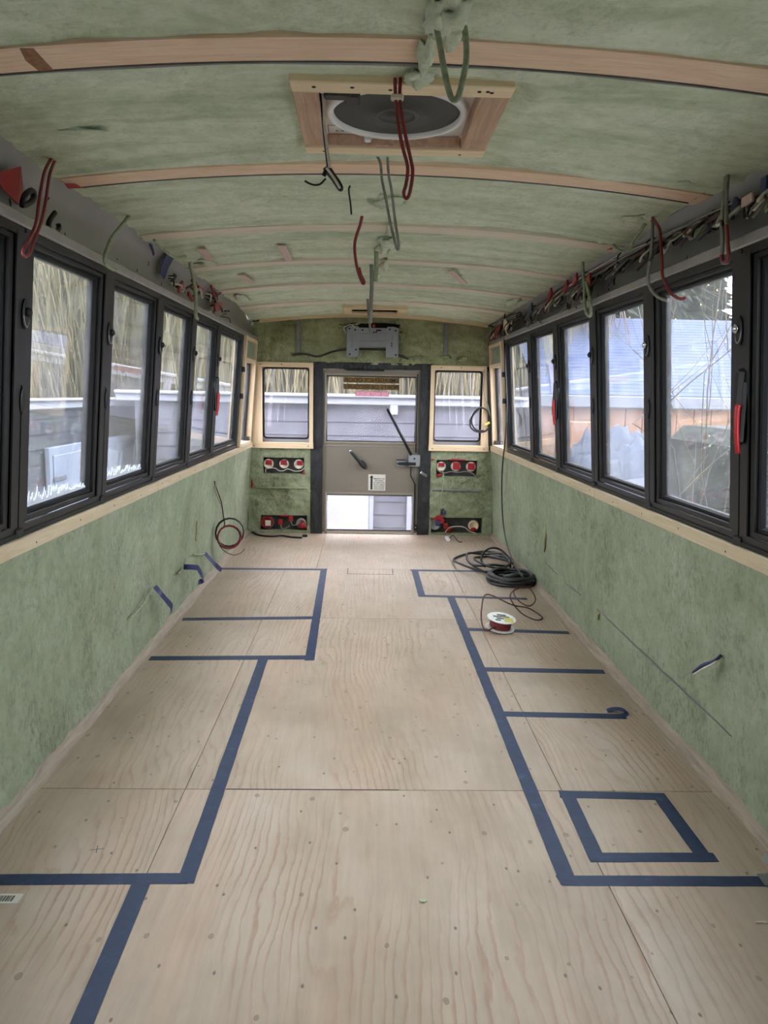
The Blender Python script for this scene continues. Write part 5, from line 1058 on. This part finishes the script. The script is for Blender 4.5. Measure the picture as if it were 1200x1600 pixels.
drape('wire tangle with blue tape and white tag on the right cove at the picture edge', 2.30, 16, 0.16, 0.07, 5, WG, [(0.05, 1.835, 0.014, 0.030, 'wire_blue'), (-0.03, 1.84, 0.030, 0.014, 'pink_tape'), (-0.12, 1.85, 0.016, 0.03, 'wire_blue')])
drape('grey wire bundle drooping behind the long loop on the right cove', 2.62, 14, 0.18, 0.045, 6, WG)
drape('grey wire bundle on the right cove above the second window post', 3.02, 12, 0.16, 0.05, 7, WG)
drape('dark connectors and hoses on the right cove between the first two posts', 3.45, 12, 0.16, 0.06, 8, ['wire_black', 'conduit_black', 'wire_grey'], [(0.0, 1.82, 0.03, 0.014, 'chrome')])
drape('dense wire knot with red cloth above the third right window', 4.0, 22, 0.22, 0.10, 9, WG, [(-0.14, 1.825, 0.05, 0.032, 'red_paint'), (0.10, 1.88, 0.04, 0.02, 'red_tape'), (0.28, 1.87, 0.04, 0.02, 'red_paint')])
drape('wire tangle with red scraps above the fourth right window', 4.65, 16, 0.25, 0.08, 10, WG, [(0.0, 1.87, 0.05, 0.018, 'red_paint'), (0.12, 1.80, 0.02, 0.012, 'red_paint')])
drape('wire tangle with dark blue tape near the rear of the right cove', 5.25, 16, 0.25, 0.09, 11, ['wire_black', 'wire_black', 'wire_white', 'wire_grey'], [(-0.05, 1.84, 0.07, 0.030, 'wire_blue')])
drape('taped wire rolls on the right cove near the drop cable', 5.85, 18, 0.22, 0.08, 12, ['wire_black', 'wire_white', 'wire_brown', 'wire_grey'], [(0.20, 1.81, 0.10, 0.04, 'lamp_cream')])
drape('wire tangle with red tape in the right rear corner', 6.5, 20, 0.26, 0.10, 13, ['wire_black', 'wire_black', 'wire_white', 'wire_grey'], [(-0.08, 1.80, 0.12, 0.04, 'red_tape'), (0.22, 1.79, 0.08, 0.03, 'red_tape')])

# ------------------------------------------------------------------ small things on the floor
bar = empty('barcode_sticker', 'white barcode sticker on the plywood at the left picture edge', 'sticker')
MB().box(-0.990, -0.918, 1.768, 1.806, 0.0002, 0.0008).build('paper', 'paper_white', bar)
mb = MB(); q = random.Random(4); x = -0.975
while x < -0.935:
    w = q.choice([0.0012, 0.002, 0.003]); mb.box(x, x+w, 1.776, 1.798, 0.0008, 0.0011); x += w+q.choice([0.0012, 0.002])
mb.build('bars', 'ink', bar)
p = [(0.097,1.777,0.000)][0]
tag(MB().prism([(0.010, 0.0), (0.006, 0.006), (-0.003, 0.007), (-0.010, 0.002), (-0.006, -0.005), (0.004, -0.006)], 0.005, Matrix.Translation((p[0], p[1], 0.0))).build('foam_chip', 'foam_chip'), 'pale green foam chip on the plywood near the picture centre bottom', 'foam chip')
p = [(0.927,1.697,0.000)][0]
tag(MB().prism([(0.014, -0.002), (0.012, 0.003), (-0.012, 0.004), (-0.014, -0.001)], 0.004, Matrix.Translation((p[0], p[1], 0.0))).build('wood_splinter', 'wire_white'), 'tiny pale splinter on the plywood by the right picture edge', 'splinter')

# ------------------------------------------------------------------ the front of the bus, behind the camera, closed up to hold back light
mb = MB(); mb.box(-1.16, 1.16, -1.6, -1.55, -0.06, 2.05)
tag(mb.build('wall_front', 'bus_paint'), 'front end of the bus behind the viewer', 'wall', kind='structure')
for s, nm in ((-1, 'left'), (1, 'right')):
    mb = MB(); mb.add([(s*(xw(z)+w), y, z) for z in (0.836, 1.72) for y in (-1.55, 0.806) for w in (0.004, 0.05)], [(0, 2, 3, 1), (4, 5, 7, 6), (0, 1, 5, 4), (2, 6, 7, 3), (0, 4, 6, 2), (1, 3, 7, 5)])
    o = mb.build('light_block_wall_%s' % nm, 'frame_black', WL if s < 0 else WR)  # solid where windows belong, shaped to keep light off the near end

# ------------------------------------------------------------------ outdoors
GZ = -1.05
tag(MB().box(-40, 40, -40, 60, GZ-0.1, GZ).build('ground', 'gravel'), 'gravel yard around the bus', 'ground', kind='structure')
def siding(root, p0, p1, z0, z1, step, mat, nrm):
    """horizontal lap boards from p0 to p1 (xy), each a part"""
    a, b_ = Vector((p0[0], p0[1], 0)), Vector((p1[0], p1[1], 0)); d = b_-a; Ln = d.length; ang = math.atan2(d.y, d.x); first = None
    z = z0
    while z < z1-0.02:
        if first is None:
            mb = MB(); mb.add([(0, 0, 0), (Ln, 0, 0), (Ln, 0.018, step+0.01), (0, 0.018, step+0.01), (0, 0.05, 0), (Ln, 0.05, 0), (Ln, 0.05, step+0.01), (0, 0.05, step+0.01)],
                              [(0, 1, 2, 3), (7, 6, 5, 4), (0, 4, 5, 1), (3, 2, 6, 7), (0, 3, 7, 4), (1, 5, 6, 2)])
            o = mb.build('siding_board', mat, root); first = o
        else: o = share(first, 'siding_board', root, (0, 0, 0))
        o.location = (p0[0], p0[1], z); o.rotation_euler = (0, 0, ang if nrm > 0 else ang); z += step
# left shed, parallel to the bus
SH = empty('garden_shed', 'dark sided shed with white fascia and white doors beyond the left windows', 'shed')
siding(SH, (-3.2, 1.5), (-3.2, 12.6), GZ, 1.10, 0.145, 'siding_dark', 1)
for o in SH.children: o.rotation_euler = (0, 0, math.pi/2)
MB().bbox(-3.28, -3.14, 1.4, 12.7, 1.072, 1.175, 0.01).build('fascia', 'trim_white', SH)
MB().bbox(-3.30, -3.10, 1.4, 12.7, 1.150, 1.172, 0.008).build('gutter', 'trim_white', SH)
mb = MB(); mb.add([(-3.2, 1.4, 1.17), (-3.2, 12.7, 1.17), (-5.4, 12.7, 1.12), (-5.4, 1.4, 1.12), (-3.2, 1.4, 1.13), (-3.2, 12.7, 1.13), (-5.4, 12.7, 1.08), (-5.4, 1.4, 1.08)], [(0, 1, 2, 3), (7, 6, 5, 4), (0, 4, 5, 1), (1, 5, 6, 2), (2, 6, 7, 3), (3, 7, 4, 0)]); mb.build('roof', 'roof_felt', SH)
for (y0, y1) in ((7.55, 8.80), (8.82, 10.2), (10.22, 11.6)):
    dr = MB().bbox(-3.18, -3.13, y0, y1, GZ, 0.70, 0.006).build('shed_door', 'door_white', SH)
    MB().bbox(-3.13, -3.115, y0+0.07, y1-0.07, GZ+0.1, 0.62, 0.01).build('door_panel', 'door_white', dr)
    MB().bbox(-3.115, -3.105, y0+0.04, y0+0.34, 0.36, 0.41, 0.004).build('strap_hinge', 'hinge_grey', dr)
# rear building
RB = empty('rear_building', 'grey lap sided building with white fascia behind the emergency door', 'building')
siding(RB, (-2.9, 9.6), (1.85, 9.6), GZ, 1.15, 0.165, 'siding_rear', 1)
MB().bbox(-3.1, 1.95, 9.50, 9.62, 1.145, 1.235, 0.01).build('fascia', 'trim_white', RB)
MB().bbox(-3.1, 1.95, 9.44, 9.58, 1.232, 1.275, 0.012).build('gutter', 'trim_white', RB)
mb = MB(); mb.add([(-3.1, 9.5, 1.27), (1.95, 9.5, 1.27), (1.95, 12, 1.22), (-3.1, 12, 1.22), (-3.1, 9.5, 1.24), (1.95, 9.5, 1.24), (1.95, 12, 1.19), (-3.1, 12, 1.19)], [(0, 1, 2, 3), (7, 6, 5, 4), (0, 4, 5, 1), (1, 5, 6, 2), (2, 6, 7, 3), (3, 7, 4, 0)]); mb.build('roof', 'roof_felt', RB)
MB().bbox(-1.5, 0.0, 9.55, 9.60, GZ, 0.34, 0.006).build('white_door', 'door_white_rear', RB)
MB().bbox(0.0, 0.055, 9.54, 9.60, GZ, 0.40, 0.006).build('door_trim', 'trim_white', RB)
MB().bbox(0.475, 0.56, 9.54, 9.60, GZ, 0.40, 0.006).build('corner_trim', 'trim_white', RB)
MB().bbox(0.24, 0.335, 9.50, 9.58, 1.03, 1.15, 0.006).build('lamp_box', 'trim_white', RB)
# right house
HO = empty('blue_roof_house', 'low house with pale blue roof seen through the right windows', 'house')
n = 26; first = None; ex, ez = 13.2, 1.32; sl = Vector((0, 3.4, 1.62)); Ls = sl.length; ang = math.atan2(sl.z, sl.y)
for i in range(n):
    if first is None:
        mb = MB(); mb.bbox(0, 13.0, 0, Ls/n+0.03, -0.015, 0.015, 0.003); first = mb.build('roof_course', 'roof_blue', HO); o = first
    else: o = share(first, 'roof_course', HO, (0, 0, 0))
    t = i/n; o.location = (2.9, ex+sl.y*t, ez+sl.z*t+0.012); o.rotation_euler = (ang-0.035, 0, 0)
MB().bbox(2.85, 16, 13.08, 13.24, 1.12, 1.33, 0.02).build('gutter', 'gutter_grey', HO)
x = 2.95; k = 0
while x < 15.8:
    MB().bbox(x, x+0.29, 13.30, 13.36, GZ, 1.14, 0.006).build('wall_board', 'house_wood', HO); x += 0.30
tag(MB().bbox(3.3, 3.9, 12.6, 12.9, GZ, 0.9, 0.02).build('timber_stack', 'house_wood'), 'upright tan plank bundle outside the third right window', 'planks')
TP = MB()
TPo = sheet_grid(span(-1, 1, 0.06), span(-1, 1, 0.06), lambda u, v: (3.45+0.95*u, 10.2+0.95*v, GZ+2.0*max(0, 1-0.62*(u*u+v*v))**0.5*1.0+0.34*fbm(Vector((u*4, v*4, 1)), 5)-0.15)).build('tarp_pile', 'tarp', smooth=True)
tag(TPo, 'crumpled pale blue tarp over a pile outside the second right window', 'tarp')
tag(MB().blob((2.55, 8.2, GZ+0.62), (0.42, 0.40, 0.66), 4, 0.4, 3).build('rubbish_bag', 'bin_bag', smooth=True), 'black rubbish bag in front of the tarp pile outside', 'bag')
TR = empty('reflection_proxy', 'added dark trailer low outside the nearest right window', 'proxy')
TR.location = (0, 0, 0)  # added box standing in for a dark window reflection, no real vehicle
MB().bbox(2.62, 3.9, 4.9, 6.85, GZ+0.35, 1.06, 0.12).build('proxy_body', 'reflection_dark', TR)
for y in (5.2, 6.2): MB().cyl((2.6, y, GZ+0.32), (1, 0, 0), 0.32, 0.2, 24).build('proxy_foot', 'bin_bag', TR)
MB().bbox(2.60, 2.63, 4.95, 6.5, 0.30, 0.34, 0.008).build('proxy_line', 'hinge_grey', TR)
tag(MB().blob((2.44, 5.44, GZ+1.10), (0.12, 0.12, 0.12), 1, 0.0, 3).build('blue_ball', 'ball_blue', smooth=True), 'blue ball outside low in the nearest right window', 'ball')
tag(MB().bbox(2.3, 2.58, 5.30, 5.58, GZ, GZ+0.99, 0.02).build('upturned_crate', 'bin_bag'), 'dark crate under the blue ball outside', 'crate')

def branch(mb, p, d, ln, r_, depth, q, droop=0.0, spread=0.5, out=None, lim=None):
    pts = [Vector(p)]; d = Vector(d).normalized(); k = 5
    for i in range(k):
        d = (d+Vector((q.uniform(-1, 1), q.uniform(-1, 1), q.uniform(-1, 1)))*0.14+Vector((0, 0, -droop))).normalized()
        if lim and pts[-1].x < lim[0]: d = Vector((abs(d.x)+0.15, d.y, d.z)).normalized()
        if lim and pts[-1].x > lim[1]: d = Vector((-abs(d.x)-0.15, d.y, d.z)).normalized()
        pts.append(pts[-1]+d*(ln/k))
    mb.tube(pts, r_, 5, taper=lambda t: 1-0.55*t, caps=False)
    if out is not None: out.append(pts[-1]); out.append(pts[3])
    if depth > 0:
        for i in range(q.randint(2, 3)):
            nd = (d+Vector((q.uniform(-1, 1), q.uniform(-1, 1), q.uniform(-0.6, 1)))*spread*1.6).normalized()
            branch(mb, pts[q.randint(2, k)], nd, ln*q.uniform(0.55, 0.8), r_*0.6, depth-1, q, droop, spread, out, lim)
def strands(tips, q, n, ln, r_, mat, root, name='foliage', spread=0.7, droop=True, ok=None):
    mb = MB()
    for i in range(n):
        t = q.choice(tips); p = t+Vector((q.uniform(-spread, spread), q.uniform(-spread, spread), q.uniform(-spread, spread)*0.6)); l = ln*q.uniform(0.4, 1.2); dx, dy = q.uniform(-0.22, 0.22), q.uniform(-0.22, 0.22); pts = []
        if ok and not ok(p): continue
        wv = q.uniform(0.04, 0.16); ph = q.uniform(0, 6)
        for j in range(5):
            s_ = j/4; pts.append(p+Vector((dx*l*s_**0.6+wv*math.sin(6*s_+ph), dy*l*s_**0.6+wv*math.cos(5*s_+ph), -l*s_ if droop else l*s_*q.uniform(0.6, 1))))
        mb.tube(pts, r_, 3, caps=False, taper=lambda t: 1-0.6*t)
    return mb.build(name, mat, root)
def tree(name, label, base, h, seed, bark, leaf, n, ln, r_, droop, thick=0.22, spread=0.5, ok=None):
    q = random.Random(seed); root = empty(name, label, 'tree'); mb = MB(); tips = []
    b0 = Vector(base); top = b0+Vector((0, 0, h*0.45)); MB().tube([b0, b0+Vector((0.05, 0.08, h*0.2)), top], thick, 8, taper=lambda t: 1-0.3*t).build('trunk', bark, root, smooth=True)
    for i in range(5): branch(mb, b0+Vector((0, 0, h*q.uniform(0.32, 0.45))), (q.uniform(-1, 1), q.uniform(-1, 1), q.uniform(0.5, 1.1)), h*0.34, thick*0.42, 2, q, 0.0, spread, tips)
    mb.build('branches', bark, root); tag(strands(tips, q, n, ln, r_, leaf, root, spread=spread, droop=droop, ok=ok), kind='stuff'); return root
tree('willow_tree', 'yellow weeping willow hanging over the shed outside the nearest left windows', (-8.4, 10.0, GZ), 8.4, 2, 'bark', 'willow_strand', 17000, 4.6, 0.0085, True, 0.32, 1.5, lambda p: p.x < -5.2)
tree('willow_tree', 'yellow weeping willow farther back beyond the left shed', (-7.6, 17.5, GZ), 8.6, 11, 'bark', 'willow_strand', 13000, 4.8, 0.012, True, 0.30, 1.6, lambda p: p.x < -5.2 or p.y > 13.2)
tree('willow_tree', 'yellow willow behind the rear building left of the emergency door', (-1.6, 18.5, GZ), 8.0, 5, 'bark', 'willow_strand', 13000, 4.8, 0.013, True, 0.26, 1.6, lambda p: p.y > 13.2)
tree('bare_tree', 'grey pink bare tree behind the rear building at right', (2.6, 19.5, GZ), 8.0, 8, 'grey_twig', 'grey_twig', 9000, 4.6, 0.012, True, 0.22, 1.4, lambda p: p.y > 15.5 and p.x < 5.0)
tree('willow_tree', 'yellow willow far back in the gap between left shed and rear building', (-5.6, 23.5, GZ), 8.8, 17, 'bark', 'willow_strand', 9000, 5.0, 0.016, True, 0.26, 1.6, lambda p: p.y > 17)
def conifer(label, base, h, seed):
    q = random.Random(seed); root = empty('conifer_tree', label, 'tree'); b0 = Vector(base)
    MB().tube([b0, b0+Vector((0, 0, h))], 0.2, 7, taper=lambda t: 1-0.8*t).build('trunk', 'bark_dark', root); mb = MB()
    for i in range(2600):
        t = q.random()**0.7; z = h*(0.08+0.9*t); rad = h*0.36*(1-t*0.85)*q.uniform(0.5, 1.1); a = q.uniform(0, 6.283); s_ = q.uniform(0.12, 0.34)
        p = b0+Vector((0, 0, z)); e = p+Vector((math.cos(a)*rad, math.sin(a)*rad, -rad*0.35)); sd = Vector((-math.sin(a), math.cos(a), 0))*s_*0.5
        m_ = p.lerp(e, 0.6)
        mb.add([tuple(p), tuple(m_+sd+Vector((0, 0, 0.1))), tuple(e), tuple(m_-sd+Vector((0, 0, 0.1))), tuple(m_+Vector((0, 0, -0.18)))], [(0, 1, 4), (1, 2, 4), (2, 3, 4), (3, 0, 4), (0, 3, 2, 1)])
    tag(mb.build('foliage', 'conifer', root), kind='stuff'); return root
for i, (x, y, h, lb) in enumerate(((3.4, 20.5, 8.0, 'dark conifer behind the blue roof furthest left'), (5.6, 18.6, 7.0, 'dark conifer behind the blue roof, second from left'), (7.9, 20.5, 8.5, 'tall dark conifer behind the blue roof, third from left'),
        (10.0, 18.6, 7.2, 'dark conifer behind the blue roof, fourth from left'), (12.6, 20.5, 8.5, 'dark conifer behind the blue roof, fifth from left'), (15.4, 18.6, 8.0, 'dark conifer behind the blue roof furthest right'))):
    conifer(lb, (x, y, GZ), h, 30+i)
BS = empty('budding_shrub', 'bare shrub with small yellow green buds close outside the nearest right window', 'shrub')
q = random.Random(12); mb = MB(); tips = []
for i in range(5): branch(mb, (1.95+q.uniform(-0.2, 0.2), 4.0+q.uniform(-0.5, 0.5), GZ), (q.uniform(-0.1, 0.1), q.uniform(-0.25, 0.3), 1), 2.1, 0.0085, 3, q, -0.01, 0.42, tips, (1.62, 2.25))
mb.build('twigs', 'bark_dark', BS)
bd = MB()
for t in tips:
    for j in range(1):
        p = t+Vector((q.uniform(-0.05, 0.05), q.uniform(-0.05, 0.05), q.uniform(-0.05, 0.05))); bd.cyl(p, (q.uniform(-1, 1), q.uniform(-1, 1), 1), 0.005, 0.016, 5, r2=0.001)
tag(bd.build('buds', 'bud_green', BS), kind='stuff')
